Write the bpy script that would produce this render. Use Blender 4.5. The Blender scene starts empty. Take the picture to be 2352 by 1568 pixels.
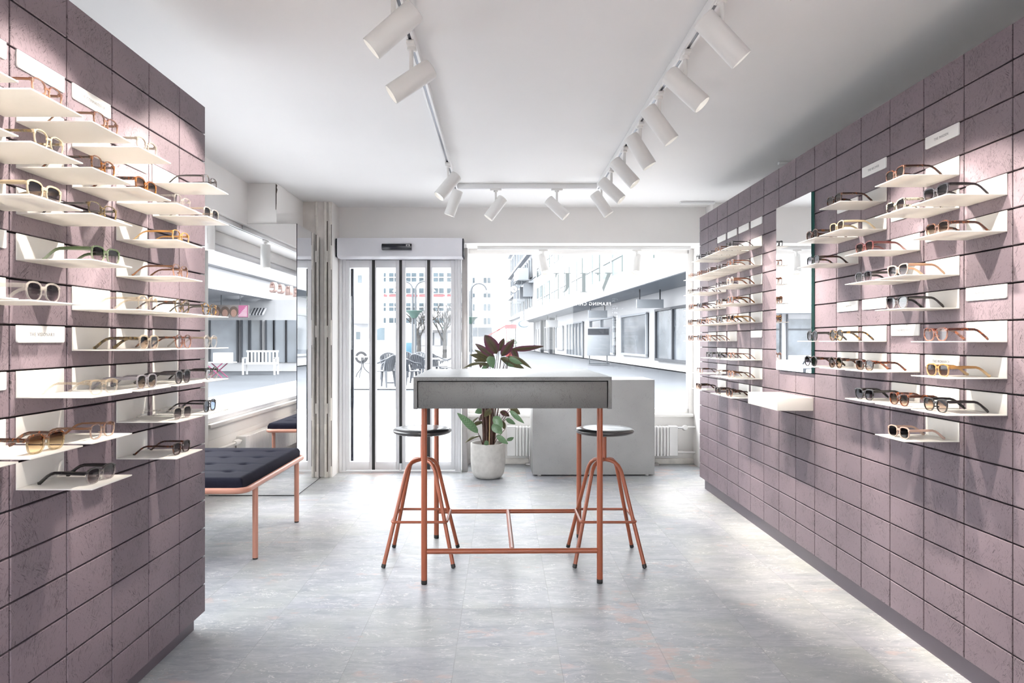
import bpy, bmesh, math, random
from mathutils import Vector, Matrix, Quaternion
random.seed(7)
SC = bpy.context.scene
COL = SC.collection
PI = math.pi
F, CX, CY, H = 1626.0, 1152.0, 782.0, 1.225      # focal length in pixels, vanishing point, eye height

def at(px, py, y):
    """World point seen at photo pixel (px,py) at depth y."""
    return Vector(((px - CX) * y / F, y, H - (py - CY) * y / F))

# ------------------------------------------------------------------ mesh builder
class MB:
    def __init__(s): s.v = []; s.f = []
    def add(s, vs, fs):
        b = len(s.v); s.v += [tuple(p) for p in vs]; s.f += [tuple(b + i for i in f) for f in fs]; return s
    def box(s, x0, x1, y0, y1, z0, z1):
        return s.add([(x0,y0,z0),(x1,y0,z0),(x1,y1,z0),(x0,y1,z0),(x0,y0,z1),(x1,y0,z1),(x1,y1,z1),(x0,y1,z1)],
                     [(0,3,2,1),(4,5,6,7),(0,1,5,4),(1,2,6,5),(2,3,7,6),(3,0,4,7)])
    def cbox(s, x0, x1, y0, y1, z0, z1, c):
        """box with chamfered edges"""
        vs = []
        for z in (z0, z1):
            for (x, y) in ((x0,y0),(x1,y0),(x1,y1),(x0,y1)):
                sx = 1 if x == x0 else -1; sy = 1 if y == y0 else -1; sz = 1 if z == z0 else -1
                vs += [(x, y+sy*c, z+sz*c), (x+sx*c, y, z+sz*c), (x+sx*c, y+sy*c, z)]
        bm = bmesh.new()
        for p in vs: bm.verts.new(p)
        bmesh.ops.convex_hull(bm, input=bm.verts)
        bmesh.ops.dissolve_limit(bm, angle_limit=.01, verts=bm.verts, edges=bm.edges)
        bm.verts.index_update()
        s.add([v.co for v in bm.verts], [[v.index for v in f.verts] for f in bm.faces]); bm.free(); return s
    def tube(s, pts, r, n=10, closed=False, caps=True, flat=1.0, up=None):
        pts = [Vector(p) for p in pts]; m = len(pts); rings = []
        rr = r if isinstance(r, (list, tuple)) else [r]*m
        prev = None
        for i, p in enumerate(pts):
            if closed: t = pts[(i+1) % m] - pts[i-1]
            else: t = pts[min(i+1, m-1)] - pts[max(i-1, 0)]
            t.normalize()
            if prev is None:
                u = Vector(up) if up else (Vector((0,0,1)) if abs(t.z) < .9 else Vector((1,0,0)))
            else: u = prev
            u = (u - t*u.dot(t)).normalized(); prev = u
            w = t.cross(u)
            rings.append([p + u*math.cos(a)*rr[i] + w*math.sin(a)*rr[i]*flat for a in [2*PI*k/n for k in range(n)]])
        vs = [q for R in rings for q in R]; fs = []
        for i in range(m if closed else m-1):
            j = (i+1) % m
            for k in range(n):
                l = (k+1) % n
                fs.append((i*n+k, i*n+l, j*n+l, j*n+k))
        if caps and not closed:
            fs.append(tuple(range(n-1, -1, -1))); fs.append(tuple((m-1)*n+k for k in range(n)))
        return s.add(vs, fs)
    def lathe(s, prof, n=24, c=(0,0,0), caps=True):
        vs = []; fs = []; m = len(prof)
        for (r, z) in prof:
            for k in range(n):
                a = 2*PI*k/n; vs.append((c[0]+r*math.cos(a), c[1]+r*math.sin(a), c[2]+z))
        for i in range(m-1):
            for k in range(n):
                l = (k+1) % n; fs.append((i*n+k, i*n+l, (i+1)*n+l, (i+1)*n+k))
        if caps:
            if prof[0][0] > 1e-5: fs.append(tuple(range(n-1, -1, -1)))
            if prof[-1][0] > 1e-5: fs.append(tuple((m-1)*n+k for k in range(n)))
        return s.add(vs, fs)
    def prism(s, poly, a0, a1, axis='y'):
        """2D polygon extruded along an axis. axis y: poly is (x,z); x: (y,z); z: (x,y)"""
        n = len(poly)
        def P(p, a): return {'y': (p[0], a, p[1]), 'x': (a, p[0], p[1]), 'z': (p[0], p[1], a)}[axis]
        vs = [P(p, a0) for p in poly] + [P(p, a1) for p in poly]
        fs = [tuple(range(n-1, -1, -1)), tuple(range(n, 2*n))]
        for k in range(n):
            l = (k+1) % n; fs.append((k, l, n+l, n+k))
        return s.add(vs, fs)
    def ring(s, inner, outer, a0, a1):
        """annulus between two outlines in (x,z), thickness along y"""
        n = len(inner)
        vs = [(p[0], a0, p[1]) for p in inner] + [(p[0], a0, p[1]) for p in outer] + [(p[0], a1, p[1]) for p in inner] + [(p[0], a1, p[1]) for p in outer]
        fs = []
        for k in range(n):
            l = (k+1) % n
            fs += [(k, l, n+l, n+k), (2*n+k, 3*n+k, 3*n+l, 2*n+l), (n+k, n+l, 3*n+l, 3*n+k), (k, 2*n+k, 2*n+l, l)]
        return s.add(vs, fs)
    def build(s, name, mat=None, parent=None, smooth=None, bevel=0):
        me = bpy.data.meshes.new(name); me.from_pydata(s.v, [], s.f)
        bm = bmesh.new(); bm.from_mesh(me); bmesh.ops.recalc_face_normals(bm, faces=bm.faces)
        if bevel:
            es = [e for e in bm.edges if len(e.link_faces) == 2 and e.calc_face_angle(0) > .6]
            bmesh.ops.bevel(bm, geom=es, offset=bevel, segments=2, profile=.5, affect='EDGES', clamp_overlap=True)
        bm.to_mesh(me); bm.free()
        if mat: me.materials.append(mat)
        o = bpy.data.objects.new(name, me); COL.objects.link(o)
        if parent: o.parent = parent
        if smooth or bevel:
            for p in me.polygons: p.use_smooth = True
            me.set_sharp_from_angle(angle=math.radians(smooth or 40))
        return o

def arc(c, u, v, r, a0, a1, n=6):
    c, u, v = Vector(c), Vector(u), Vector(v)
    return [c + u*r*math.cos(a0+(a1-a0)*i/n) + v*r*math.sin(a0+(a1-a0)*i/n) for i in range(n+1)]
def rrect(x0, x1, y0, y1, r, z, n=5):
    pts = []
    for (cx, cy, a) in ((x1-r, y1-r, 0), (x0+r, y1-r, PI/2), (x0+r, y0+r, PI), (x1-r, y0+r, 1.5*PI)):
        pts += [Vector((cx+r*math.cos(a+PI/2*i/n), cy+r*math.sin(a+PI/2*i/n), z)) for i in range(n+1)]
    return pts
def tag(o, label=None, cat=None, group=None, kind=None):
    if label: o['label'] = label
    if cat: o['category'] = cat
    if group: o['group'] = group
    if kind: o['kind'] = kind
    return o
def empty(name, loc=(0,0,0), rz=0, label=None, cat=None, group=None):
    o = bpy.data.objects.new(name, None); COL.objects.link(o)
    o.location = loc; o.rotation_euler = (0,0,rz); o.empty_display_size = .05
    return tag(o, label, cat, group)
def struct(o, label=None): return tag(o, label, None, None, 'structure')
def copy_child(src, parent):
    c = src.copy(); COL.objects.link(c); c.parent = parent; return c
def copy_tree(src, parent=None):
    c = src.copy(); COL.objects.link(c)
    if parent: c.parent = parent
    for ch in list(src.children): copy_tree(ch, c)
    return c

# ------------------------------------------------------------------ materials
class NT:
    def __init__(s, name):
        s.m = bpy.data.materials.new(name); s.m.use_nodes = True; s.t = s.m.node_tree; s.t.nodes.clear()
        s.out = s.n('ShaderNodeOutputMaterial')
    def n(s, typ, **kw):
        nd = s.t.nodes.new(typ)
        for k, v in kw.items():
            if k.startswith('i_'):
                key = k[2:]; key = int(key) if key.isdigit() else key.replace('_', ' ')
                s.set(nd.inputs[key], v)
            else: setattr(nd, k, v)
        return nd
    def set(s, sock, v):
        if isinstance(v, bpy.types.NodeSocket): s.t.links.new(v, sock)
        elif isinstance(v, bpy.types.Node): s.t.links.new(v.outputs[0], sock)
        elif hasattr(v, '__len__') and len(v) == 3 and sock.type == 'RGBA': sock.default_value = (*v, 1)
        else: sock.default_value = v
    def math(s, op, a, b=None, c=None, clamp=False):
        nd = s.n('ShaderNodeMath', operation=op, use_clamp=clamp); s.set(nd.inputs[0], a)
        if b is not None: s.set(nd.inputs[1], b)
        if c is not None: s.set(nd.inputs[2], c)
        return nd.outputs[0]
    def vmath(s, op, a, b=None):
        nd = s.n('ShaderNodeVectorMath', operation=op); s.set(nd.inputs[0], a)
        if b is not None:
            if op == 'SCALE': s.set(nd.inputs['Scale'], b)
            else: s.set(nd.inputs[1], b)
        return nd.outputs[0]
    def mix(s, f, a, b):
        nd = s.n('ShaderNodeMix', data_type='RGBA'); s.set(nd.inputs[0], f); s.set(nd.inputs[6], a); s.set(nd.inputs[7], b); return nd.outputs[2]
    def ramp(s, v, lo, hi, a=0.0, b=1.0, smooth=False):
        nd = s.n('ShaderNodeMapRange', interpolation_type='SMOOTHSTEP' if smooth else 'LINEAR'); s.set(nd.inputs[0], v)
        for i, x in zip((1,2,3,4), (lo,hi,a,b)): s.set(nd.inputs[i], x)
        return nd.outputs[0]
    def noise(s, vec, scale, detail=2.0, rough=.5, dist=0.0):
        nd = s.n('ShaderNodeTexNoise'); s.set(nd.inputs['Vector'], vec); nd.inputs['Scale'].default_value = scale
        nd.inputs['Detail'].default_value = detail; nd.inputs['Roughness'].default_value = rough; nd.inputs['Distortion'].default_value = dist
        return nd
    def bsdf(s, **kw):
        b = s.n('ShaderNodeBsdfPrincipled')
        for k, v in kw.items(): s.set(b.inputs[k.replace('_', ' ')], v)
        return b
    def done(s, sh):
        s.t.links.new(sh.outputs[0], s.out.inputs[0]); return s.m
    def bump(s, h, strength=.3, dist=.002):
        nd = s.n('ShaderNodeBump'); nd.inputs['Strength'].default_value = strength; nd.inputs['Distance'].default_value = dist; s.set(nd.inputs['Height'], h); return nd.outputs[0]

def plain(name, col, rough=.5, metal=0.0, spec=.5, coat=0.0, var=0.03, scale=8.0, bump=0.0, bscale=120.0):
    t = NT(name); tc = t.n('ShaderNodeTexCoord'); nz = t.noise(tc.outputs['Object'], scale, 3)
    f = t.ramp(nz.outputs[0], .3, .7)
    c = t.mix(f, [max(0, x*(1-var)) for x in col], [min(1, x*(1+var)) for x in col])
    b = t.bsdf(Base_Color=c, Roughness=rough, Metallic=metal)
    b.inputs['Specular IOR Level'].default_value = spec; b.inputs['Coat Weight'].default_value = coat
    if bump:
        t.set(b.inputs['Normal'], t.bump(t.noise(tc.outputs['Object'], bscale, 4).outputs[0], bump, .003))
    return t.done(b)

def osb(name, col, plane, dark=.27, amount=.60, rough=.55, island=True, bstr=.55, sc=1.0):
    """painted strand board: thin flake grooves at many angles"""
    t = NT(name); tc = t.n('ShaderNodeTexCoord'); sp = t.n('ShaderNodeSeparateXYZ'); t.set(sp.inputs[0], tc.outputs['Object'])
    X, Y, Z = sp.outputs
    cb = t.n('ShaderNodeCombineXYZ')
    if plane == 'yz': t.set(cb.inputs[0], Y); t.set(cb.inputs[1], Z)
    else: t.set(cb.inputs[0], t.math('ADD', X, t.math('MULTIPLY', Y, .37))); t.set(cb.inputs[1], t.math('ADD', Y, Z))
    vec = t.vmath('SCALE', cb.outputs[0], sc)
    geo = t.n('ShaderNodeNewGeometry')
    if island:
        off = t.n('ShaderNodeCombineXYZ'); t.set(off.inputs[0], t.math('MULTIPLY', geo.outputs['Random Per Island'], 37.0)); t.set(off.inputs[1], t.math('MULTIPLY', geo.outputs['Random Per Island'], 91.0))
        vec = t.vmath('ADD', vec, off.outputs[0])
    masks = []
    for (cell, sx, sy, th, w) in ((13.0, 42.0, 430.0, amount+.02, 1.0), (24.0, 70.0, 620.0, amount+.035, .8), (7.0, 20.0, 300.0, amount+.075, .9)):
        wob = t.noise(vec, 30.0, 1); wv = t.vmath('ADD', vec, t.vmath('SCALE', wob.outputs[1], .09))
        vo = t.n('ShaderNodeTexVoronoi', voronoi_dimensions='2D'); t.set(vo.inputs['Vector'], wv); vo.inputs['Scale'].default_value = cell
        ang = t.n('ShaderNodeSeparateColor'); t.set(ang.inputs[0], vo.outputs['Color'])
        # most flakes lie within 50 degrees of the upright
        a = t.math('ADD', t.math('MULTIPLY', ang.outputs[0], 2.1), .5)
        vr = t.n('ShaderNodeVectorRotate', rotation_type='Z_AXIS'); t.set(vr.inputs['Vector'], vec); t.set(vr.inputs['Angle'], a)
        st = t.vmath('MULTIPLY', vr.outputs[0], (sx, sy, 1.0))
        st = t.vmath('ADD', t.vmath('ADD', st, t.vmath('SCALE', wob.outputs[1], 2.2)), t.vmath('SCALE', vo.outputs['Color'], 40.0))
        nz = t.noise(st, 1.0, 1.5, .6)
        big = t.noise(vec, 9.0, 1)
        th2 = t.ramp(big.outputs[0], .3, .7, th+.06, th-.035)
        masks.append(t.math('MULTIPLY', t.math('MULTIPLY', t.math('SUBTRACT', nz.outputs[0], th2), 22.0, clamp=True), w))
    m = t.math('MAXIMUM', t.math('MAXIMUM', masks[0], masks[1]), masks[2])
    tone = t.noise(vec, 3.0, 2)
    base = t.mix(t.ramp(tone.outputs[0], .3, .7), [c*.93 for c in col], [min(1, c*1.06) for c in col])
    if island: base = t.mix(t.math('MULTIPLY', geo.outputs['Random Per Island'], .16), base, [c*.6 for c in col])
    c = t.mix(m, base, [x*dark for x in col])
    fine = t.noise(vec, 160.0, 2)
    hgt = t.math('ADD', t.math('MULTIPLY', m, -1.0), t.math('MULTIPLY', fine.outputs[0], .35))
    b = t.bsdf(Base_Color=c, Roughness=rough); t.set(b.inputs['Normal'], t.bump(hgt, bstr, .0025))
    return t.done(b)

def acetate(name, top, bot, atop=1.0, abot=1.0, tort=None):
    """glossy acetate; colour may fade from the top of the frame to its lower edge; tort = fleck colour"""
    t = NT(name); tc = t.n('ShaderNodeTexCoord'); sp = t.n('ShaderNodeSeparateXYZ'); t.set(sp.inputs[0], tc.outputs['Object'])
    g = t.ramp(sp.outputs[2], .012, .036, 0, 1, True)
    c = t.mix(g, bot, top)
    al = t.ramp(g, 0, 1, abot, atop)
    if tort:
        nz = t.noise(tc.outputs['Object'], 90.0, 2, .55, .6)
        f = t.math('MULTIPLY', t.math('SUBTRACT', nz.outputs[0], .48 if sum(tort) < sum(top) else .515), 8.0, clamp=True)
        c = t.mix(t.math('MULTIPLY', f, al), c, tort)
    b = t.bsdf(Base_Color=c, Roughness=.18); b.inputs['Coat Weight'].default_value = .4; b.inputs['Coat Roughness'].default_value = .05
    tr = t.n('ShaderNodeBsdfTransparent'); t.set(tr.inputs[0], t.mix(.35, (1,1,1), c))
    mx = t.n('ShaderNodeMixShader'); t.set(mx.inputs[0], al); t.set(mx.inputs[1], tr); t.set(mx.inputs[2], b)
    return t.done(mx)

def thin_ior(t, ior):
    # a thin pane does not bend the ray, so its back face reflects like its front face
    g = t.n('ShaderNodeNewGeometry'); return t.ramp(g.outputs['Backfacing'], 0, 1, ior, 1/ior)
def lensmat(name, top, bot, atop, abot, refl=1.0):
    t = NT(name); tc = t.n('ShaderNodeTexCoord'); sp = t.n('ShaderNodeSeparateXYZ'); t.set(sp.inputs[0], tc.outputs['Object'])
    g = t.ramp(sp.outputs[2], .004, .034, 0, 1, True)
    c = t.mix(g, bot, top); al = t.ramp(g, 0, 1, 1-abot, 1-atop)
    tr = t.n('ShaderNodeBsdfTransparent'); t.set(tr.inputs[0], t.mix(al, c, (1,1,1)))
    gl = t.n('ShaderNodeBsdfGlossy'); gl.inputs['Roughness'].default_value = .02
    fr = t.n('ShaderNodeFresnel'); t.set(fr.inputs[0], thin_ior(t, 1.5))
    mx = t.n('ShaderNodeMixShader'); t.set(mx.inputs[0], t.math('MULTIPLY', fr.outputs[0], refl, clamp=True)); t.set(mx.inputs[1], tr); t.set(mx.inputs[2], gl)
    return t.done(mx)

def glassmat(name, tint=(1,1,1), refl=1.0):
    t = NT(name); tr = t.n('ShaderNodeBsdfTransparent'); t.set(tr.inputs[0], tint)
    gl = t.n('ShaderNodeBsdfGlossy'); gl.inputs['Roughness'].default_value = .01
    fr = t.n('ShaderNodeFresnel'); t.set(fr.inputs[0], thin_ior(t, 1.45))
    mx = t.n('ShaderNodeMixShader'); t.set(mx.inputs[0], t.math('MULTIPLY', fr.outputs[0], refl, clamp=True)); t.set(mx.inputs[1], tr); t.set(mx.inputs[2], gl)
    return t.done(mx)

def emit(name, col, s):
    t = NT(name); tc = t.n('ShaderNodeTexCoord')
    vo = t.n('ShaderNodeTexVoronoi'); t.set(vo.inputs['Vector'], tc.outputs['Object']); vo.inputs['Scale'].default_value = 95.0
    e = t.n('ShaderNodeEmission'); t.set(e.inputs[0], col); t.set(e.inputs[1], t.ramp(vo.outputs['Distance'], .0, .7, s*1.6, s*.25))
    return t.done(e)

M = {}
MAUVE = (.165, .130, .155)
M['osb_wall'] = osb('mauve painted strand board', MAUVE, 'yz')
M['osb_grey'] = osb('grey painted strand board', (.118, .120, .121), 'xz', dark=.3, amount=.61, rough=.36, island=False, bstr=.25, sc=1.5)
M['osb_light'] = osb('pale grey painted strand board', (.37, .37, .367), 'xz', dark=.5, amount=.655, rough=.36, island=False, bstr=.25, sc=1.3)
M['groove'] = plain('dark groove backing', (.016, .012, .014), .9)
M['kick'] = plain('plum kick plate', (.10, .083, .105), .4)
M['ceil'] = plain('white ceiling paint', (.89, .88, .875), .7, var=.012, scale=1.2, bump=.05, bscale=20)
M['white'] = plain('white wall paint', (.87, .85, .83), .65, var=.015, scale=2.0, bump=.08, bscale=30)
M['plaster'] = plain('rough old plaster', (.83, .785, .745), .8, var=.07, scale=9.0, bump=.25, bscale=26)
M['stripplaster'] = plain('chipped plaster strip', (.84, .80, .75), .8, var=.10, scale=16.0, bump=.28, bscale=45)
M['slot'] = plain('dark crack', (.07, .055, .045), .9)
def shelf_mat():
    t = NT('thin white frosted sheet'); b = t.bsdf(Base_Color=(.90,.89,.87), Roughness=.35)
    tl = t.n('ShaderNodeBsdfTranslucent'); t.set(tl.inputs[0], (.92,.90,.86))
    mx = t.n('ShaderNodeMixShader'); mx.inputs[0].default_value = .30; t.set(mx.inputs[1], b); t.set(mx.inputs[2], tl); return t.done(mx)
M['shelf'] = shelf_mat()
def film(name, col, k):
    # thin vinyl film on glass: scatters daylight through
    t = NT(name); d = t.n('ShaderNodeBsdfDiffuse'); t.set(d.inputs[0], col); tl = t.n('ShaderNodeBsdfTranslucent'); t.set(tl.inputs[0], col)
    mx = t.n('ShaderNodeMixShader'); mx.inputs[0].default_value = k; t.set(mx.inputs[1], d); t.set(mx.inputs[2], tl); return t.done(mx)
M['sign'] = plain('white sign plate', (.87, .865, .85), .4, var=.01)
M['letters'] = plain('pale grey lettering', (.27, .27, .28), .6)
M['lampwhite'] = plain('white lacquered lamp body', (.84, .83, .81), .4, var=.01)
M['track'] = plain('white track profile', (.86, .86, .86), .35, var=.01)
M['tracksteel'] = plain('dark track conductor groove', (.10, .105, .13), .3, metal=.6)
M['reflector'] = emit('lit faceted reflector', (1, .95, .86), 2.2)
M['terra'] = plain('terracotta powder coat', (.275, .075, .036), .38, var=.02)
M['pinkmetal'] = plain('salmon powder coat', (.52, .25, .185), .35, var=.02)
M['black'] = plain('black rubber', (.012, .012, .013), .5)
M['seat'] = plain('polished black seat', (.018, .018, .020), .34, spec=.8, coat=.3)
M['alu'] = plain('pale anodised aluminium', (.80, .80, .82), .38, metal=.15, var=.02)
M['aludark'] = plain('brushed steel post', (.42, .40, .39), .35, metal=.7, var=.08)
M['chrome'] = plain('chrome', (.75, .75, .77), .12, metal=1.0)
M['operator'] = plain('satin silver housing', (.83, .83, .88), .45, metal=.0, var=.01)
M['sensor'] = plain('dark sensor plastic', (.012, .013, .024), .2)
M['radiator'] = plain('white radiator enamel', (.80, .79, .78), .35, var=.01)
M['pipe'] = plain('white painted pipe', (.78, .76, .74), .45)
M['glass'] = glassmat('window glass', (.985, .99, .99), .5)
M['mirror'] = plain('silvered mirror', (.93, .935, .94), .0, metal=1.0, var=0)
M['mirroredge'] = plain('green mirror edge', (.02, .09, .085), .2)
M['frost'] = film('sheer grey vinyl', (.105, .115, .115), .8)
M['vinylwhite'] = film('white vinyl lettering', (.85, .85, .85), .6)
M['concrete'] = plain('pale cast concrete', (.52, .505, .48), .7, var=.10, scale=22.0, bump=.25, bscale=90)
M['soil'] = plain('potting soil', (.03, .022, .018), .9, bump=.6, bscale=80)
M['stem'] = plain('dark brown plant stem', (.075, .032, .022), .5, var=.3, scale=30)
M['stemg'] = plain('olive petiole', (.20, .16, .09), .5, var=.3, scale=30)
M['cane'] = plain('dry support cane', (.45, .32, .17), .6)

def fabric(name, col):
    t = NT(name); tc = t.n('ShaderNodeTexCoord')
    n1 = t.noise(tc.outputs['Object'], 420.0, 3, .7); n2 = t.noise(tc.outputs['Object'], 24.0, 3)
    c = t.mix(t.ramp(n1.outputs[0], .35, .7), [x*.7 for x in col], [x*1.5 for x in col])
    c = t.mix(t.math('MULTIPLY', t.ramp(n2.outputs[0], .4, .7), .3), c, [x*1.5 for x in col])
    b = t.bsdf(Base_Color=c, Roughness=.9); b.inputs['Specular IOR Level'].default_value = .15
    t.set(b.inputs['Normal'], t.bump(n1.outputs[0], .35, .0015)); return t.done(b)
M['navy'] = fabric('charcoal navy wool', (.0085, .0085, .0175))

def floor_mat():
    t = NT('worn grey vinyl tiles'); tc = t.n('ShaderNodeTexCoord'); sp = t.n('ShaderNodeSeparateXYZ'); t.set(sp.inputs[0], tc.outputs['Object'])
    S = .405
    u = t.math('DIVIDE', t.math('ADD', sp.outputs[0], .99), S); v = t.math('DIVIDE', t.math('SUBTRACT', sp.outputs[1], 2.833), S)
    fu = t.math('FLOOR', u); fv = t.math('FLOOR', v)
    cell = t.n('ShaderNodeCombineXYZ'); t.set(cell.inputs[0], fu); t.set(cell.inputs[1], fv)
    wn = t.n('ShaderNodeTexWhiteNoise', noise_dimensions='2D'); t.set(wn.inputs['Vector'], cell.outputs[0])
    vec = t.vmath('ADD', tc.outputs['Object'], t.vmath('SCALE', wn.outputs['Color'], 7.0))
    st = t.vmath('MULTIPLY', vec, (1.0, 2.6, 1.0))
    warp = t.noise(st, 5.0, 3); wv = t.vmath('ADD', st, t.vmath('SCALE', warp.outputs[1], .35))
    cl = t.noise(wv, 4.5, 6, .68); cl2 = t.noise(t.vmath('MULTIPLY', wv, (1.0, 2.2, 1.0)), 11.0, 5, .7)
    tone = t.math('ADD', t.math('MULTIPLY', cl.outputs[0], .6), t.math('MULTIPLY', cl2.outputs[0], .4))
    base = t.mix(t.ramp(tone, .36, .64), (.265, .282, .318), (.45, .465, .485))
    hue = t.noise(vec, 2.6, 3); base = t.mix(t.ramp(hue.outputs[0], .5, .68, 0, .5), base, (.40, .42, .39)); base = t.mix(t.ramp(hue.outputs[0], .48, .3, 0, .45), base, (.385, .39, .46))
    base = t.mix(t.math('MULTIPLY', wn.outputs['Value'], .25), base, (.40, .415, .415))
    # pale swirled veins
    v1 = t.noise(wv, 9.0, 3, .55, .8); r1 = t.math('ABSOLUTE', t.math('SUBTRACT', v1.outputs[0], .5))
    v1b = t.noise(wv, 15.0, 2, .5, .5); r1b = t.math('ABSOLUTE', t.math('SUBTRACT', v1b.outputs[0], .47))
    gate = t.noise(vec, 7.0, 2); gate2 = t.noise(wv, 10.0, 2)
    vein = t.math('MULTIPLY', t.ramp(r1, .0, .014, 1, 0), t.ramp(gate.outputs[0], .46, .58))
    vein = t.math('MAXIMUM', vein, t.math('MULTIPLY', t.ramp(r1b, .0, .016, .8, 0), t.ramp(gate2.outputs[0], .53, .62)))
    base = t.mix(t.math('MULTIPLY', vein, .8), base, (.74, .74, .71))
    v2 = t.noise(wv, 16.0, 3, .6, .5); dk = t.math('MULTIPLY', t.ramp(t.math('ABSOLUTE', t.math('SUBTRACT', v2.outputs[0], .5)), 0, .01, 1, 0), t.ramp(gate.outputs[0], .5, .36))
    base = t.mix(t.math('MULTIPLY', dk, .45), base, (.22, .225, .24))
    # rust coloured worn patches, not tied to the tiles
    pat = t.vmath('MULTIPLY', tc.outputs['Object'], (1.0, 1.7, 1.0))
    p1 = t.noise(pat, 3.1, 4, .62); p2 = t.noise(pat, 14.0, 3, .6)
    rs = t.math('ADD', p1.outputs[0], t.math('MULTIPLY', t.math('SUBTRACT', p2.outputs[0], .5), .42))
    # more wear along the lane on the right and beside the door
    lane = t.math('MULTIPLY', t.ramp(t.math('ABSOLUTE', t.math('SUBTRACT', sp.outputs[0], t.math('ADD', t.math('MULTIPLY', sp.outputs[1], -.09), .83))), .03, .16, .20, 0, True), t.ramp(sp.outputs[1], 3.7, 3.2, 0, 1))
    door = t.math('MULTIPLY', t.ramp(sp.outputs[1], 5.9, 6.5, 0, .09), 1.0)
    rust = t.ramp(t.math('ADD', rs, t.math('ADD', lane, door)), .63, .70)
    rc = t.mix(t.ramp(p2.outputs[0], .35, .65), (.50, .29, .225), (.52, .42, .40))
    base = t.mix(t.math('MULTIPLY', rust, .55), base, rc)
    # joints
    def jl(x): return t.math('ABSOLUTE', t.math('SUBTRACT', t.math('FRACT', t.math('ADD', x, .5)), .5))
    j = t.math('MINIMUM', jl(u), jl(v)); jm = t.math('MULTIPLY', t.ramp(j, .002, .0055, 1, 0), t.ramp(gate.outputs[0], .35, .55, .3, .9))
    base = t.mix(t.math('MULTIPLY', jm, .42), base, (.17, .16, .15))
    rg = t.ramp(tone, .36, .64, .46, .36)
    b = t.bsdf(Base_Color=base, Roughness=rg); b.inputs['Specular IOR Level'].default_value = .28
    t.set(b.inputs['Normal'], t.bump(t.math('ADD', t.math('MULTIPLY', jm, -1.5), t.math('ADD', t.math('MULTIPLY', rust, -.5), cl.outputs[0])), .12, .004))
    return t.done(b)
M['floor'] = floor_mat()

def leaf_mat(name, c1, c2, vein, pur):
    """patterned leaf: bars along the side veins above, purple beneath"""
    t = NT(name); tc = t.n('ShaderNodeTexCoord'); sp = t.n('ShaderNodeSeparateXYZ'); t.set(sp.inputs[0], tc.outputs['UV'])
    u = t.math('ABSOLUTE', t.math('SUBTRACT', sp.outputs[0], .5)); v = sp.outputs[1]
    w = t.math('SINE', t.math('MULTIPLY', t.math('SUBTRACT', v, t.math('MULTIPLY', u, .42)), 62.0))
    bars = t.ramp(w, -.2, .5)
    c = t.mix(bars, c1, c2); mid = t.ramp(u, .015, .035, 1, 0); c = t.mix(mid, c, vein)
    geo = t.n('ShaderNodeNewGeometry')
    c2_ = t.mix(t.ramp(u, .05, .42), (.052, .055, .016), pur); c2_ = t.mix(mid, c2_, [x*.5 for x in pur])
    # the underside of this species is purple
    c = t.mix(geo.outputs['Backfacing'], c, c2_)
    b = t.bsdf(Base_Color=c, Roughness=.38)
    tl = t.n('ShaderNodeBsdfTranslucent'); t.set(tl.inputs[0], c)
    mx = t.n('ShaderNodeMixShader'); mx.inputs[0].default_value = .16; t.set(mx.inputs[1], b); t.set(mx.inputs[2], tl)
    return t.done(mx)
M['leafp'] = leaf_mat('patterned green leaf', (.055, .12, .05), (.16, .25, .14), (.10, .17, .08), (.095, .022, .052))
M['leafd'] = leaf_mat('dark purple green leaf', (.055, .055, .022), (.10, .085, .03), (.03, .02, .015), (.095, .022, .052))

# ------------------------------------------------------------------ camera
cam = bpy.data.cameras.new('camera'); cam.sensor_width = 36; cam.lens = 36*F/2352
cam.shift_x = (1176-CX)/2352; cam.shift_y = -(784-CY)/2352; cam.clip_start = .05; cam.clip_end = 400
camo = bpy.data.objects.new('camera', cam); COL.objects.link(camo); camo.location = (0,0,H); camo.rotation_euler = (PI/2,0,0)
SC.camera = camo

# ------------------------------------------------------------------ room
CEIL = 2.47
YB = 6.62                 # plane of the door and of the beam above the window
YW = 7.05                 # window plane, set back
XR, XL = 1.649, -1.268    # faces of the panelled walls
TOPR, TOPL, TH, TW = 2.251, 2.226, .12, .2405
YEL, YER = 3.028, 5.893   # far ends of the panelled walls
REAR = -2.2
struct(MB().box(-2.9, 2.2, REAR-.1, 7.2, -.12, 0).build('floor', M['floor']), 'worn grey swirled vinyl tile floor')
struct(MB().box(-2.9, 2.2, REAR-.1, YB+.02, CEIL, CEIL+.12).build('ceiling', M['ceil']), 'white plaster ceiling')
struct(MB().box(-2.9, 2.2, REAR-.12, REAR, 0, .35).box(-2.9, 2.2, REAR-.12, REAR, 2.25, CEIL).box(-2.9, -1.9, REAR-.12, REAR, .35, 2.25).box(1.75, 2.2, REAR-.12, REAR, .35, 2.25).build('wall_rear', M['white']), 'unseen white wall behind the viewer with an added window opening')
w3 = struct(MB().box(-1.9, 1.75, REAR-.09, REAR-.03, .35, .40).box(-1.9, 1.75, REAR-.09, REAR-.03, 2.2, 2.25).box(-.1, -.04, REAR-.09, REAR-.03, .40, 2.2).build('window_rear_added', M['alu']), 'unseen wide window added behind the viewer for daylight')  # unseen window, added so daylight fills the room from behind
MB().box(-1.9, 1.75, REAR-.064, REAR-.056, .40, 2.2).build('pane', M['glass'], w3)
struct(MB().box(2.06, 2.2, REAR, 7.12, 0, CEIL).box(1.91, 2.06, 6.4, 7.17, 0, CEIL).build('wall_right_outer', M['white']), 'white wall behind the right panelled wall')
# beam across the back, above door and window niche, with the niche soffit
struct(MB().box(-1.523, 1.91, YB, YW+.12, 2.137, CEIL).build('wall_back', M['white']), 'white beam above door and window')
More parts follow.
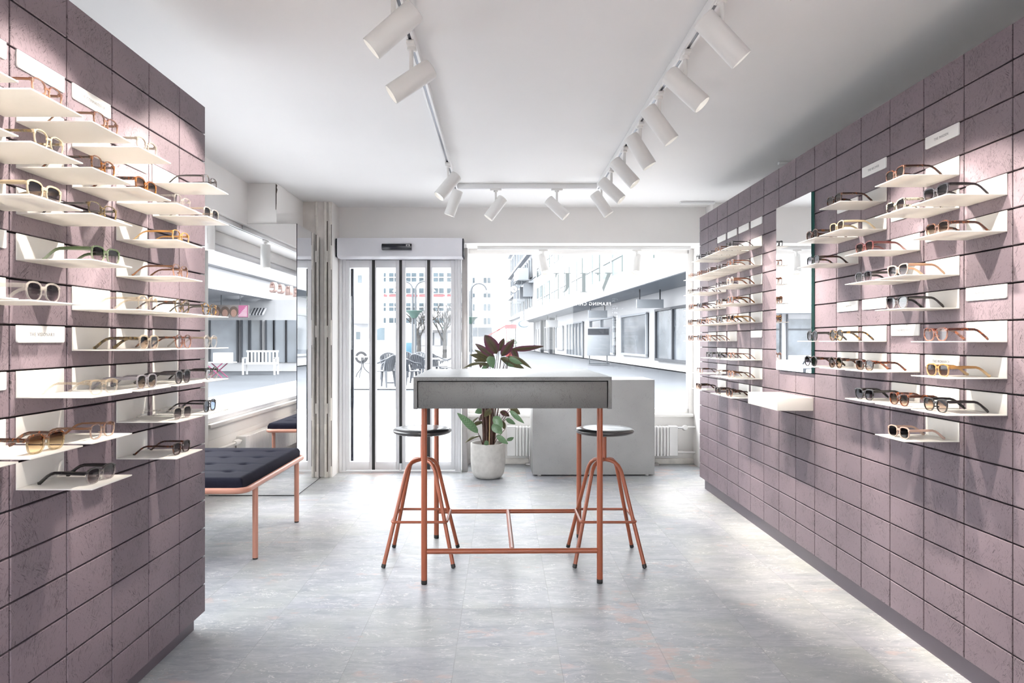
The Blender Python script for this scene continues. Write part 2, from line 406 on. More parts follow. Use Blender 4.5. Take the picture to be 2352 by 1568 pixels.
# wall under the window
b = MB().box(-.335, 1.91, YW, YW+.12, 0, .50)
b.box(-.335, 1.90, YW-.05, YW+.10, .47, .50)
b.box(-.335, 1.05, YW-.012, YW, .05, .47)
struct(b.build('wall_sill', M['white'], bevel=.004), 'white wall with ledge under the front window')
# skirting debris strip (rough plaster edge) below the radiator
struct(MB().box(-.3, 1.91, YW-.025, YW-.001, 0, .055).build('baseboard_back', M['stripplaster'], bevel=.006), 'rough chipped plaster edge along the window wall')

def panel_wall(name, x, sign, top, yend, ystart, label):
    """grid of strand board tiles in front of a dark backing. sign = direction of the room"""
    ncol = int((yend - ystart)/TW)
    t = MB(); g = .0027; c = .0018; dep = .020
    for i in range(ncol):
        y1 = yend - i*TW - (g if i else 0); y0 = yend - (i+1)*TW + g
        for k in range(18):
            z1 = top - k*TH - g; z0 = top - (k+1)*TH + g
            xb = x - sign*dep
            xc = x - sign*c
            vs = [(xb,y0,z0),(xb,y1,z0),(xb,y1,z1),(xb,y0,z1),(xc,y0,z0),(xc,y1,z0),(xc,y1,z1),(xc,y0,z1),
                  (x,y0+c,z0+c),(x,y1-c,z0+c),(x,y1-c,z1-c),(x,y0+c,z1-c)]
            t.add(vs, [(0,1,5,4),(1,2,6,5),(2,3,7,6),(3,0,4,7),(4,5,9,8),(5,6,10,9),(6,7,11,10),(7,4,8,11),(8,9,10,11),(3,2,1,0)])
    o = t.build(name, M['osb_wall']); struct(o, label)
    yb = yend - ncol*TW; bb = MB(); a0, a1 = x - sign*dep, x - sign*.19
    bb.box(min(a0,a1), max(a0,a1), yb, yend-.002, top-18*TH, top-.002)
    bb.build('backing', M['groove'], o)
    kx0, kx1 = x - sign*.035, x - sign*.18
    MB().box(min(kx0,kx1), max(kx0,kx1), yb, yend-.03, 0, top-18*TH-.0005).build('kick_plate', M['kick'], o)
    return o
panel_wall('wall_left', XL, 1, TOPL, YEL, .62, 'freestanding mauve strand board tiled wall on the left')
panel_wall('wall_right', XR, -1, TOPR, YER, .60, 'long mauve strand board tiled wall on the right')

# unseen side walls behind the viewer, made white to bounce lamp light forward
struct(MB().box(XL-.3, XL-.004, REAR, .61, 0, CEIL).build('wall_bounce_left', M['white']), 'unseen left side wall, made white to bounce light')
struct(MB().box(XR+.004, 2.055, REAR, .59, 0, CEIL).build('wall_bounce_right', M['white']), 'unseen right side wall, made white to bounce light')
# left recess: beam over the side window, soffit, window wall
XS = -2.36
b = MB().box(-2.55, -2.009, REAR, 5.60, 2.135, CEIL)
struct(b.build('wall_left_beam', M['white']), 'white beam above the side window')
b = MB().box(XS-.12, XS, REAR, 5.60, 0, .52)          # below the window
b.box(XS-.12, XS, REAR, 2.3, .52, 2.135).box(XS-.12, XS, 5.50, 5.60, .52, 2.135).box(XS-.12, XS, 2.3, 5.50, 2.03, 2.135)
b.box(XS-.12, XS+.035, REAR, 5.50, .52, .55).box(XS, XS+.012, REAR, 5.50, .30, .42)
struct(b.build('wall_left_window', M['white'], bevel=.003), 'white side wall below and around the left window')
w = struct(MB().box(XS-.08, XS-.02, 2.3, 2.36, .55, 2.03).box(XS-.08, XS-.02, 5.44, 5.5, .55, 2.03).box(XS-.08, XS-.02, 2.36, 5.44, 1.97, 2.03).box(XS-.08, XS-.02, 2.36, 5.44, .55, .59)
       .build('window_2', M['alu'], bevel=.003), 'large side window on the left, seen in the tall mirror')
MB().box(XS-.055, XS-.047, 2.36, 5.44, .59, 1.97).build('pane', M['glass'], w)

# pier behind the mirror, cracked plaster strip beside the door
b = MB().box(-2.5, -1.78, 5.60, 6.35, 0, CEIL)
struct(b.build('wall_pier', M['white'], bevel=.003), 'white pier behind the tall mirrored box')
b = MB().box(-2.5, -1.523, 6.35, YB+.4, 0, CEIL)
pier = struct(b.build('wall_door_jamb', M['plaster'], bevel=.004), 'peeling plaster wall end left of the door')
# chipped vertical plaster strips with open slots
for (x0, x1, seed) in ((-1.592, -1.568, 1), (-1.549, -1.527, 2), (-1.668, -1.648, 3)):
    rnd = random.Random(seed); b = MB(); z = 0.0
    while z < CEIL-.001:
        dz = min(.16+rnd.random()*.4, CEIL-z); j = (rnd.random()-.5)*.004; d = .010+rnd.random()*.005
        b.box(x0+j, x1+j*.4, 6.35-d, 6.352, z, z+dz); z += dz
    b.build('plaster_strip', M['stripplaster'], pier, bevel=.002)
rnd = random.Random(5); b = MB(); z = .05
while z < CEIL-.25:
    dz = .3+rnd.random()*.5
    w_ = .004+rnd.random()*.004; b.box(-1.5655, -1.5655+w_, 6.3455, 6.352, z, z+dz*.85); b.box(-1.5265, -1.5240, 6.338, 6.352, z+.05, z+dz*.75); z += dz
rnd = random.Random(9); z = .1
while z < 1.6:
    dz = .1+rnd.random()*.2; b.box(-1.645, -1.641, 6.345, 6.352, z, z+dz*.6); z += dz
b.build('crack', M['slot'], pier)
# smooth white jamb face beside the door
MB().box(-1.5235, -1.518, 6.356, YB-.001, 0, CEIL-.001).build('jamb_face', M['white'], pier)
# chip at the top corner of the pier
MB().prism([(-1.784,2.462),(-1.774,2.455),(-1.779,2.435),(-1.773,2.42),(-1.780,2.385),(-1.7805,2.31),(-1.783,2.26),(-1.784,2.26)], 5.590, 5.603, 'y').build('plaster_chip', M['slot'], bpy.data.objects['wall_pier'])

# tall mirrored box
ZM, XM = 5.58, -1.613
mb = empty('mirrored_box', (-1.95, 5.9, 0), 0, 'tall floor standing mirrored box behind the bench, left of the door', 'mirror')
def loc(o, p): o.parent = p; o.matrix_parent_inverse = Matrix.Translation(-Vector(p.location)); return o
loc(MB().box(-2.312, XM-.001, ZM, ZM+.006, .008, 2.146).build('front_mirror', M['mirror']), mb)
loc(MB().box(XM-.006, XM, ZM+.0065, 6.335, .008, 2.146).build('side_mirror', M['mirror']), mb)
loc(MB().box(-2.312, XM-.0065, ZM+.0065, 5.599, 0, 2.148).box(-1.779, XM-.0065, 5.599, 6.335, 0, 2.148).build('carcass', M['groove']), mb)
loc(MB().box(XM-.003, XM+.002, ZM-.002, ZM+.003, .0, 2.147).build('corner_trim', M['sensor']), mb)

# ------------------------------------------------------------------ window to the street
wx0, wx1, wz0, wz1 = -.333, 1.865, .55, 2.115
wf = struct(MB().box(wx0, wx1, YW, YW+.06, wz0-.05, wz0).box(wx0, wx1, YW, YW+.06, 2.088, 2.137).box(wx1-.012, wx1+.045, YW-.0, YW+.06, wz0-.05, 2.137).build('window_1', M['white'], bevel=.003), 'big front shop window to the street')
MB().box(wx0+.099, wx1-.012, YW+.03, YW+.038, wz0, 2.088).build('pane', M['glass'], wf)
MB().box(wx0, wx0+.095, YW+.03, YW+.038, wz0, 2.088).build('pane', M['glass'], wf)
MB().box(wx0+.095, wx0+.099, YW+.029, YW+.039, wz0, 2.088).build('glass_joint', M['alu'], wf)
# lettering on the glass, read from the street, so mirrored from inside
YG = YW+.0275
def px2(px, py): p = at(px, py, YG); return (p.x, p.z)
def stroke(polys, name, mat):
    b = MB()
    for poly in polys: b.add([(px2(*p)[0], YG, px2(*p)[1]) for p in poly], [tuple(range(len(poly)))])   # a vinyl film
    return b.build(name, mat, wf)
U = [[(1271,626.6),(1284.5,626.6),(1284.5,628.2),(1281,628.8),(1278.5,632),(1277.2,637.5),(1275.7,637.5),(1275.7,628.2),(1271,628)],
     [(1295,626.6),(1311.7,626.6),(1311.7,628.2),(1307.3,628.4),(1307.3,655),(1305.5,662),(1301,668),(1296,670.8),(1291.3,671.6),(1291.3,670.4),(1294.5,669.6),(1297.5,666.5),(1299,661),(1299.2,655),(1299.2,628.4),(1295,628.2)]]
I = [[(1332,626.3),(1349,626.3),(1349,628),(1345,628.4),(1345,669.2),(1349,669.8),(1349,671),(1332,671),(1332,669.8),(1336.8,669.2),(1336.8,628.4),(1332,628)]]
V = [[(1390,626),(1407,626),(1407,627.6),(1403.5,628.4),(1389.5,662),(1386.5,670.8),(1385.3,668),(1382.8,660.5),(1394.5,629),(1393.5,628),(1390,627.6)],
     [(1366,626.2),(1380,626.2),(1380,627.8),(1375.5,628.8),(1374,632),(1373,632),(1370.5,628.6),(1366,627.8)]]
stroke(U + I + V, 'logo', M['frost'])

def text_mesh(name, body, size, mat, parent=None, extrude=.0006, spacing=1.0):
    cu = bpy.data.curves.new(name, 'FONT'); cu.body = body; cu.size = size; cu.extrude = extrude; cu.align_x = 'CENTER'; cu.align_y = 'CENTER'; cu.space_character = spacing
    cu.resolution_u = 3
    to = bpy.data.objects.new(name+'_c', cu); COL.objects.link(to)
    dg = bpy.context.evaluated_depsgraph_get()
    me = bpy.data.meshes.new_from_object(to.evaluated_get(dg)); bpy.data.objects.remove(to); bpy.data.curves.remove(cu)
    me.name = name; me.materials.clear(); me.materials.append(mat)
    o = bpy.data.objects.new(name, me); COL.objects.link(o)
    if parent: o.parent = parent
    return o
tx = text_mesh('lettering', 'FRAMING CHARACTERS', .046, M['vinylwhite'], wf, spacing=1.18)
c = at(1338.5, 698, YG-.001); tx.location = c; tx.rotation_euler = (PI/2, 0, 0)
w_ = tx.dimensions.x or .5
tx.scale = (-(1403-1274)*YG/F/w_, 1, 1)

# steel post between door and window
struct(MB().box(-.372, -.318, YB-.02, YB+.09, 0, 2.09).build('trim_1', M['aludark'], bevel=.003), 'brushed steel post right of the door')
struct(MB().box(-.372, -.330, YB+.09, YW+.1, 0, 2.137).build('trim_2', M['white']), 'white reveal beside the steel post')

# ------------------------------------------------------------------ folding glass door
door = struct(empty('door_1', (-.94, YB, 0)), 'four leaf folding glass door to the street')
dx0, dx1 = -1.515, -.378
loc(MB().box(dx0, dx0+.028, YB-.03, YB+.05, 0, 2.0).box(dx1-.03, dx1, YB-.03, YB+.05, 0, 2.0).box(dx0+.0285, -1.4545, YB-.015, YB+.04, 0, 2.0).box(-.4345, dx1-.0305, YB-.015, YB+.04, 0, 2.0)
    .build('frame', M['alu'], bevel=.002), door)
loc(MB().box(dx0, dx1, YB-.02, YB+.05, 0, .012).build('threshold', M['alu']), door)
PXF = F/YB
def dX(px): return (px-CX)/PXF
leaves = [(795,855,804,848.5),(862,917.5,865,909.5),(924,981.5,932,976.5),(988.5,1045,993,1036)]
for (a, b_, g0, g1) in leaves:
    z0, z1 = .018, 1.975; a, b_, g0, g1 = dX(a), dX(b_), dX(g0), dX(g1)
    lf = MB().box(a, g0, YB-.018, YB+.022, z0, z1).box(g1, b_, YB-.018, YB+.022, z0, z1).box(g0, g1, YB-.018, YB+.022, z0, .095).box(g0, g1, YB-.018, YB+.022, 1.905, z1).build('door_leaf', M['alu'], bevel=.002)
    loc(lf, door)
    MB().box(g0, g1, YB-.002, YB+.004, .095, 1.905).build('pane', M['glass'], lf)
for (a, b_) in ((855,862),(917.5,924),(981.5,988.5)):
    loc(MB().box(dX(a), dX(b_), YB-.010, YB+.02, .018, 1.975).build('gasket', M['black']), door)
loc(MB().box(dX(792), dX(1047), YB-.008, YB+.03, 1.976, 1.99).build('gasket', M['black']), door)
loc(MB().box(dX(804.2), dX(810), YB+.03, YB+.06, .095, 1.9).build('dark_side_strip', M['sensor']), door)  # dark upright strip behind the left edge of the first pane
loc(MB().tube([(dX(921), YB-.026, .02), (dX(921), YB-.026, .085)], .016, 14).build('floor_bolt', M['chrome'], smooth=40), door)

# door operator over the door
op = empty('door_operator', (-.94, 6.5, 2.08), 0, 'silver automatic door operator box above the folding door', 'door operator')
ax0, ax1 = -1.498, -.358
loc(MB().prism([(6.445,1.995),(6.445,2.160),(YB-.001,2.160),(YB-.001,1.978),(6.475,1.978)], ax0, ax1, 'x').build('housing', M['operator'], bevel=.003), op)
for (a, b_) in ((ax0-.014, ax0-.0005), (ax1+.0005, ax1+.014)):
    loc(MB().prism([(6.450,1.985),(6.450,2.155),(YB-.001,2.155),(YB-.001,1.985)], a, b_, 'x').build('end_cap', M['sensor'], bevel=.003), op)
sx0, sx1 = at(878,0,6.44).x, at(946,0,6.44).x
sn = loc(MB().prism([(6.402,2.048),(6.398,2.085),(6.412,2.103),(6.4445,2.103),(6.4445,2.045)], sx0, sx1, 'x').build('sensor', M['sensor'], bevel=.003), op)
e0 = at(937, 564, 6.399)
loc(MB().box(e0.x-.018, e0.x+.018, 6.3962, 6.3995, e0.z-.006, e0.z+.012).build('emblem', M['vinylwhite'], bevel=.001), op)
loc(MB().tube([(e0.x, 6.3948, e0.z+.002), (e0.x, 6.3958, e0.z+.002)], .006, 16).build('emblem_dot', M['sensor']), op)

# ------------------------------------------------------------------ lighting tracks and spotlights
TZ = 2.432
def track(name, p0, p1, z0, z1, label):
    """white profile with a dark slot underneath"""
    t = empty(name, ((p0[0]+p1[0])/2, (p0[1]+p1[1])/2, z1), 0, label, 'lighting track')
    w = .018
    if abs(p0[0]-p1[0]) < 1e-6:
        x = p0[0]; a, b_ = sorted((p0[1], p1[1]))
        loc(MB().box(x-w, x-.006, a, b_, z0, z1).box(x+.006, x+w, a, b_, z0, z1).box(x-.006, x+.006, a, b_, z0+.010, z1).build('profile', M['track'], bevel=.001), t)
        loc(MB().box(x-.0058, x+.0058, a, b_, z0+.003, z0+.010).build('conductor', M['tracksteel']), t)
    else:
        y = p0[1]; a, b_ = sorted((p0[0], p1[0]))
        loc(MB().box(a, b_, y-w, y-.006, z0, z1).box(a, b_, y+.006, y+w, z0, z1).box(a, b_, y-.006, y+.006, z0+.010, z1).build('profile', M['track'], bevel=.001), t)
        loc(MB().box(a, b_, y-.0058, y+.0058, z0+.003, z0+.010).build('conductor', M['tracksteel']), t)
    return t
TXL, TXR, TYC = -.367, .771, 5.63
track('lighting_track', (TXL, REAR+.6), (TXL, 5.66), TZ, CEIL-.001, 'white ceiling track running down the left of the room')
track('lighting_track', (TXR, REAR+.6), (TXR, 5.66), TZ, CEIL-.001, 'white ceiling track running down the right of the room')
track('lighting_track', (TXL+.019, TYC), (TXR-.019, TYC), TZ, CEIL-.001, 'white ceiling cross track joining both long tracks near the door')
track('lighting_track', (-.235, 6.86), (1.83, 6.86), 2.105, 2.1365, 'white track under the beam across the top of the front window')
track('lighting_track', (-2.06, 1.2), (-2.06, 5.575), 2.10, 2.1345, 'white track under the beam over the side window')

# prototype lamp meshes
LB = MB().lathe([(.0,.10),(.036,.10),(.041,.096),(.0415,.09),(.0415,-.098),(.0405,-.10),(.038,-.10),(.0365,-.085),(.0355,-.083)], 28, caps=False).build('body', M['lampwhite'], smooth=35)
LR = MB().lathe([(.0355,-.083),(.028,-.079),(.0,-.077)], 28, caps=False).build('reflector', M['reflector'], smooth=35)
LS = MB().tube([(0,0,0), (0,0,.135)], .0085, 12).build('stem', M['lampwhite'], smooth=35)
LA = MB().cbox(-.016, .016, -.045, .045, 0, .016, .003).lathe([(.014,-.012),(.017,-.01),(.017,.001),(0,.001)], 16).build('adapter', M['lampwhite'], smooth=35)
protos = (LB, LR, LS, LA)
SPOT = []
WARM = (1.0, .89, .76)
def spotlight(x, y, ztrack, d, label, power=100.0, cross=False, blur=.018, cone=58.0, group=None, stem=.135, light=True):
    t = empty('track_spotlight', (x, y, ztrack), 0, label, 'spotlight', group)
    d = Vector(d).normalized(); c = Vector((0, 0, -stem-.018))
    q = d.rotation_difference(Vector((0,0,-1))).inverted()
    body = LB.copy(); COL.objects.link(body); body.parent = t; body.location = c; body.rotation_mode = 'QUATERNION'; body.rotation_quaternion = q
    rf = LR.copy(); COL.objects.link(rf); rf.parent = body
    st = LS.copy(); COL.objects.link(st); st.parent = t; st.location = (0,0,-stem-.012); st.scale = (1,1,(stem+.0)/.135)
    ad = LA.copy(); COL.objects.link(ad); ad.parent = t; ad.location = (0,0,-.016); ad.rotation_euler = (0,0,PI/2 if cross else 0)
    if abs(d.z) > .999: MB().box(-.008, .008, -.0445, -.0385, -stem-.075, -stem+.03).build('bracket', M['lampwhite'], t)
    if light:
        l = bpy.data.lights.new('lamp_light', 'SPOT'); l.energy = power; l.color = WARM; l.spot_size = math.radians(cone); l.spot_blend = .35; l.shadow_soft_size = blur
        lo = bpy.data.objects.new('lamp_light', l); COL.objects.link(lo); lo.parent = t; lo.location = c + d*.105
        lo.rotation_mode = 'QUATERNION'; lo.rotation_quaternion = q
    return t
ORD = ['first','second','third','fourth','fifth','sixth','seventh','eighth','ninth','tenth','eleventh','twelfth']
RL = [(1.975, (.66,0,-.75)), (2.475, (.675,-.02,-.74)), (2.97, (.66,-.20,-.72)), (3.46, (.58,-.06,-.815)), (3.94, (.52,-.06,-.85)), (4.44, (.61,-.2,-.755)), (4.97, (.66,-.22,-.71)), (5.46, (.55,-.05,-.83))]
for i, (y, d) in enumerate(RL):
    lab = 'white cylinder spotlight cut off by the top of the picture on the right' if i == 0 else f'white cylinder spotlight, {ORD[i-1]} from the viewer on the right ceiling track'
    spotlight(TXR, y, TZ, d, lab, group='spotlights on the right track')
LLt = [(2.40, (-.75,-.02,-.67)), (2.88, (-.80,-.12,-.58)), (4.83, (-.58,-.25,-.77)), (5.42, (-.33,.05,-.94))]
labs = ['white cylinder spotlight nearest the viewer on the left ceiling track', 'white cylinder spotlight, second from the viewer on the left ceiling track',
        'white cylinder spotlight at the far end of left track, mouth lit', 'white cylinder spotlight half hidden behind the lit one at the track corner']
for (y, d), lab in zip(LLt, labs): spotlight(TXL, y, TZ, d, lab, 100.0 if y < 3 else 40.0, group='spotlights on the left track')
spotlight(-.046, TYC, TZ, (-.60,-.06,-.80), 'white cylinder spotlight on the cross track, left of the pair, pointing down left', 40.0, cross=True, group='spotlights on the cross track')
spotlight(.44, TYC, TZ, (.70,-.12,-.69), 'white cylinder spotlight on the cross track, right of the pair, pointing down right', 60.0, cross=True, group='spotlights on the cross track')
p = at(1248, 0, 6.86).x; spotlight(p, 6.86, 2.105, (.16,-.45,-.88), 'white cylinder spotlight above window, nearer the door', 18, cross=True, group='spotlights over the window', stem=.12)
p = at(1462, 0, 6.86).x; spotlight(p, 6.86, 2.105, (-.16,-.45,-.88), 'white cylinder spotlight above window, nearer the right wall', 18, cross=True, group='spotlights over the window', stem=.12)
spotlight(-2.06, 4.98, 2.10, (0,.0,-1), 'white cylinder spotlight hanging straight down in front of the tall mirror', 18, stem=.12)
# unseen spotlights added along the tracks; stronger ones bounce light off the white walls
for y in (1.9, 1.4, .9, .3, -.2, -.7, -1.2):
    spotlight(TXL, y, TZ, (-.78,.0,-.62), 'added unseen white cylinder spotlight on the left ceiling track', 100.0 if y > .5 else 290.0, group='added unseen spotlights')
for y in (1.48, .98, .3, -.2, -.7, -1.2):
    spotlight(TXR, y, TZ, (.68,.0,-.73), 'added unseen white cylinder spotlight on the right ceiling track', 100.0 if y > .5 else 290.0, group='added unseen spotlights')
for o in protos: bpy.data.objects.remove(o)

# ------------------------------------------------------------------ spectacles
def outline(style, n=26):
    a, b_, e, tap, lift = {'square': (.0258,.0182,2.8,.12,0), 'panto': (.0243,.0198,2.5,.15,0), 'round': (.0236,.0212,2.05,.03,0), 'cat': (.0270,.0192,2.5,.14,.0055), 'brow': (.0265,.0198,3.0,.14,0)}[style]
    pts = []
    for i in range(n):
        t = 2*PI*i/n; c, s = math.cos(t), math.sin(t)
        x = a*abs(c)**(2/e)*(1 if c >= 0 else -1); z = b_*abs(s)**(2/e)*(1 if s >= 0 else -1)
        x *= 1 + tap*z/b_*.6
        if lift and x > 0: z += lift*(x/a)**2*(.5+.5*z/b_)
        pts.append((x, z))
    return pts, a, b_
def offset_outline(pts, d, dtop):
    n = len(pts); out = []
    for i in range(n):
        x0, z0 = pts[i-1]; x1, z1 = pts[(i+1) % n]; tx, tz = x1-x0, z1-z0; l = math.hypot(tx, tz); nx, nz = tz/l, -tx/l
        k = d + (dtop-d)*max(0, nz)
        out.append((pts[i][0]+nx*k, pts[i][1]+nz*k))
    return out
GM = {}
def glasses_meshes(style, bold):
    if (style, bold) in GM: return GM[(style, bold)]
    pts, a, b_ = outline(style); rim = .0031 if bold else .0022; top = .0046 if bold else .0029
    cx = a + rim + .0062; zc = b_ + rim
    fr = MB()
    inn = [(cx+x, zc+z) for x, z in pts]; out = [(cx+x, zc+z) for x, z in offset_outline(pts, rim, top)]
    fr.ring(inn, out, -.0022, .0022)
    fr.ring([(-x, z) for x, z in inn], [(-x, z) for x, z in out], -.0022, .0022)
    zb = zc + b_*.35; tb = .0045 if bold else .003
    xs = cx - a*.93
    fr.prism([(-xs,zb-tb),(-xs*.5,zb-tb*.2),(xs*.5,zb-tb*.2),(xs,zb-tb),(xs,zb+tb),(xs*.5,zb+tb*1.5),(-xs*.5,zb+tb*1.5),(-xs,zb+tb)], -.0023, .0023, 'y')
    xo = cx + a + rim; zt = zc + b_*.62 + (.004 if style == 'cat' else 0)
    for s in (-1, 1):      # end pieces wrapping back to the hinge
        fr.prism([(s*(xo-.006), zt-.0045), (s*(xo+.0012), zt-.0035), (s*(xo+.0022), zt+.0042), (s*(xo-.006), zt+.0052)], -.0021, .0065, 'y')
        fr.prism([(s*(cx-a-.001), zc-b_*.1), (s*(cx-a-.004), zc-b_*.32), (s*(cx-a+.001), zc-b_*.38)], .002, .008, 'y')   # nose pads
    f = fr.build('front_frame', M['black'], bevel=.0007, smooth=50)
    ln = MB(); ln.add([(p[0], 0, p[1]) for p in inn], [tuple(range(len(inn)))])
    l1 = ln.build('lens', M['black'])
    ln = MB(); ln.add([(-p[0], 0, p[1]) for p in inn], [tuple(range(len(inn)))])
    l2 = ln.build('lens', M['black'])
    tl = []
    hw = (.0052 if bold else .0034)
    for s in (-1, 1):
        X = s*(xo+.0005)
        path = [(X, .004, zt), (X, .03, zt+.0006), (X-s*.001, .06, zt+.0012), (X-s*.002, .088, zt+.0006), (X-s*.003, .099, zt-.0025), (X-s*.004, .110, zt-.009), (X-s*.005, .122, zt-.019), (X-s*.006, .132, zt-.0275 if zt > .03 else .006), (X-s*.0065, .138, .0045)]
        rr = [hw, hw, hw*.92, hw*.8, hw*.78, hw*.8, hw*.9, hw*.95, hw*.7]
        tl.append(MB().tube(path, rr, 8, flat=.42, up=(0,0,1)).build('temple', M['black'], smooth=50))
    res = []
    for o in [f, l1, l2] + tl:
        res.append((o.name.split('.')[0], o.data)); bpy.data.objects.remove(o)
    GM[(style, bold)] = res; return res
def use(name, me, mat, parent):
    o = bpy.data.objects.new(name, me); COL.objects.link(o); o.parent = parent
    o.material_slots[0].link = 'OBJECT'; o.material_slots[0].material = mat; return o

def srgb(r, g, b_): return tuple(((c/255)/12.92 if c/255 <= .04045 else ((c/255+.055)/1.055)**2.4) for c in (r, g, b_))
AC = {}
def A(key):
    if key in AC: return AC[key]
    K = {
     'black': (srgb(28,27,30), srgb(28,27,30), 1, 1, None), 'blackclear': (srgb(24,22,26), srgb(205,195,195), 1, .35, None), 'grey': (srgb(128,124,132), srgb(140,136,142), 1, .92, None),
     'darkgrey': (srgb(58,54,58), srgb(80,74,76), 1, .9, None), 'crystal': (srgb(222,216,210), srgb(236,233,230), .22, .14, None), 'champagne': (srgb(196,180,158), srgb(226,217,206), .38, .22, None),
     'tort': (srgb(48,24,14), srgb(70,34,18), 1, 1, srgb(118,62,28)), 'darktort': (srgb(38,22,18), srgb(52,30,24), 1, 1, srgb(92,48,28)), 'tortclear': (srgb(52,26,18), srgb(205,170,160), 1, .45, srgb(110,60,32)),
     'yellowtort': (srgb(40,28,18), srgb(50,32,18), 1, 1, srgb(170,128,60)), 'rosetort': (srgb(70,32,22), srgb(200,150,132), 1, .65, srgb(128,66,44)),
     'redtort': (srgb(62,24,14), srgb(90,36,18), 1, .95, srgb(150,76,32)), 'beige': (srgb(186,168,140), srgb(208,194,172), .9, .7, None), 'olivetort': (srgb(96,78,48), srgb(150,128,88), .95, .8, srgb(48,36,22)),
     'brown': (srgb(92,58,38), srgb(150,104,74), 1, .85, None), 'amber': (srgb(120,70,28), srgb(196,132,66), .95, .75, srgb(84,44,16)), 'honey': (srgb(190,140,76), srgb(226,196,148), .68, .5, None),
     'rosebrown': (srgb(98,64,52), srgb(196,150,126), 1, .75, None), 'brownclear': (srgb(84,50,36), srgb(226,196,176), 1, .4, None), 'green': (srgb(62,78,48), srgb(176,190,160), 1, .45, None),
     'speck': (srgb(214,208,192), srgb(222,216,204), 1, .9, srgb(44,38,36)), 'cream': (srgb(226,208,170), srgb(234,218,186), 1, .97, None), 'burgundy': (srgb(86,34,38), srgb(176,110,108), .95, .5, None),
     'palepink': (srgb(236,206,188), srgb(244,224,210), .97, .85, None), 'blush': (srgb(214,180,166), srgb(230,200,188), .97, .85, None), 'rose': (srgb(196,150,132), srgb(228,196,184), .75, .5, None),
     'copper': (srgb(128,78,54), srgb(170,118,92), 1, .85, None), 'violet': (srgb(66,50,62), srgb(120,100,110), 1, .8, None), 'peach': (srgb(226,178,146), srgb(230,190,160), .95, .9, None),
     'silver': (srgb(150,140,130), srgb(220,214,206), .8, .4, None), 'tortgold': (srgb(78,44,22), srgb(226,206,160), 1, .35, srgb(128,74,34)), 'greyblack': (srgb(46,46,56), srgb(150,150,160), 1, .5, None)}[key]
    k_ = .68 if K[2] > .75 else .85
    K = (tuple(c*k_ for c in K[0]), tuple(c*k_ for c in K[1]), K[2], K[3], K[4] and tuple(c*k_ for c in K[4]))
    AC[key] = acetate(key+' acetate', *K); return AC[key]
LN = {'clear': lensmat('clear lens', (1,1,1), (1,1,1), 0, 0, .55), 'dark': lensmat('smoke graduated lens', (.022,.02,.03), (.42,.36,.38), 1, .95, 1.0), 'brown': lensmat('brown graduated lens', (.05,.028,.018), (.62,.46,.34), 1, .95, 1.0),
      'amber': lensmat('amber graduated lens', (.13,.055,.012), (.85,.66,.38), 1, .9, .9), 'blue': lensmat('blue grey lens', (.13,.17,.23), (.2,.25,.33), 1, 1, .8), 'black': lensmat('near black lens', (.015,.015,.018), (.05,.045,.05), 1, 1, 1.0)}

# --- shelves: prototype meshes (local: plate at y=0..., origin at the back bottom edge, projecting to -y)
SW, SD, SH = .10, .20, .067
def shelf_mesh():
    b = MB(); t = .0035
    b.add([(-SW,0,0),(SW,0,0),(SW,-SD,0),(-SW,-SD,0),(-SW,-SD,-t),(SW,-SD,-t),(SW,0,-t),(-SW,0,-t)], [(0,3,2,1),(4,7,6,5),(3,4,5,2),(0,7,4,3),(1,2,5,6),(0,1,6,7)])
    b.box(-SW, SW, -t, 0, 0, SH)
    return b
SHM = shelf_mesh().build('display_shelf', M['shelf'], bevel=.0008); SHD = SHM.data; bpy.data.objects.remove(SHM)
def sign_mesh():
    r = .006; x = .1; z0, z1 = -.046, 0; pts = [(-x, z1), (-x, z0+r)]
    pts += [(-x+r-r*math.cos(a), z0+r-r*math.sin(a)) for a in [PI/2*i/5 for i in range(1,6)]]
    pts += [(x-r+r*math.sin(a), z0+r-r*math.cos(a)) for a in [PI/2*i/5 for i in range(0,6)]]
    pts += [(x, z1)]
    return MB().prism(pts, -.006, -.0005, 'y')
SGM = sign_mesh().build('plate', M['sign'], bevel=.0006); SGD = SGM.data; bpy.data.objects.remove(SGM)

def wall_frame(wall, n, k):
    """centre of column n (counted from the far end, 1 = far end), top joint of row k"""
    if wall == 'L': return XL, YEL - (n-.5)*TW, TOPL - k*TH, PI/2
    return XR, YER - (n-.5)*TW, TOPR - k*TH, -PI/2
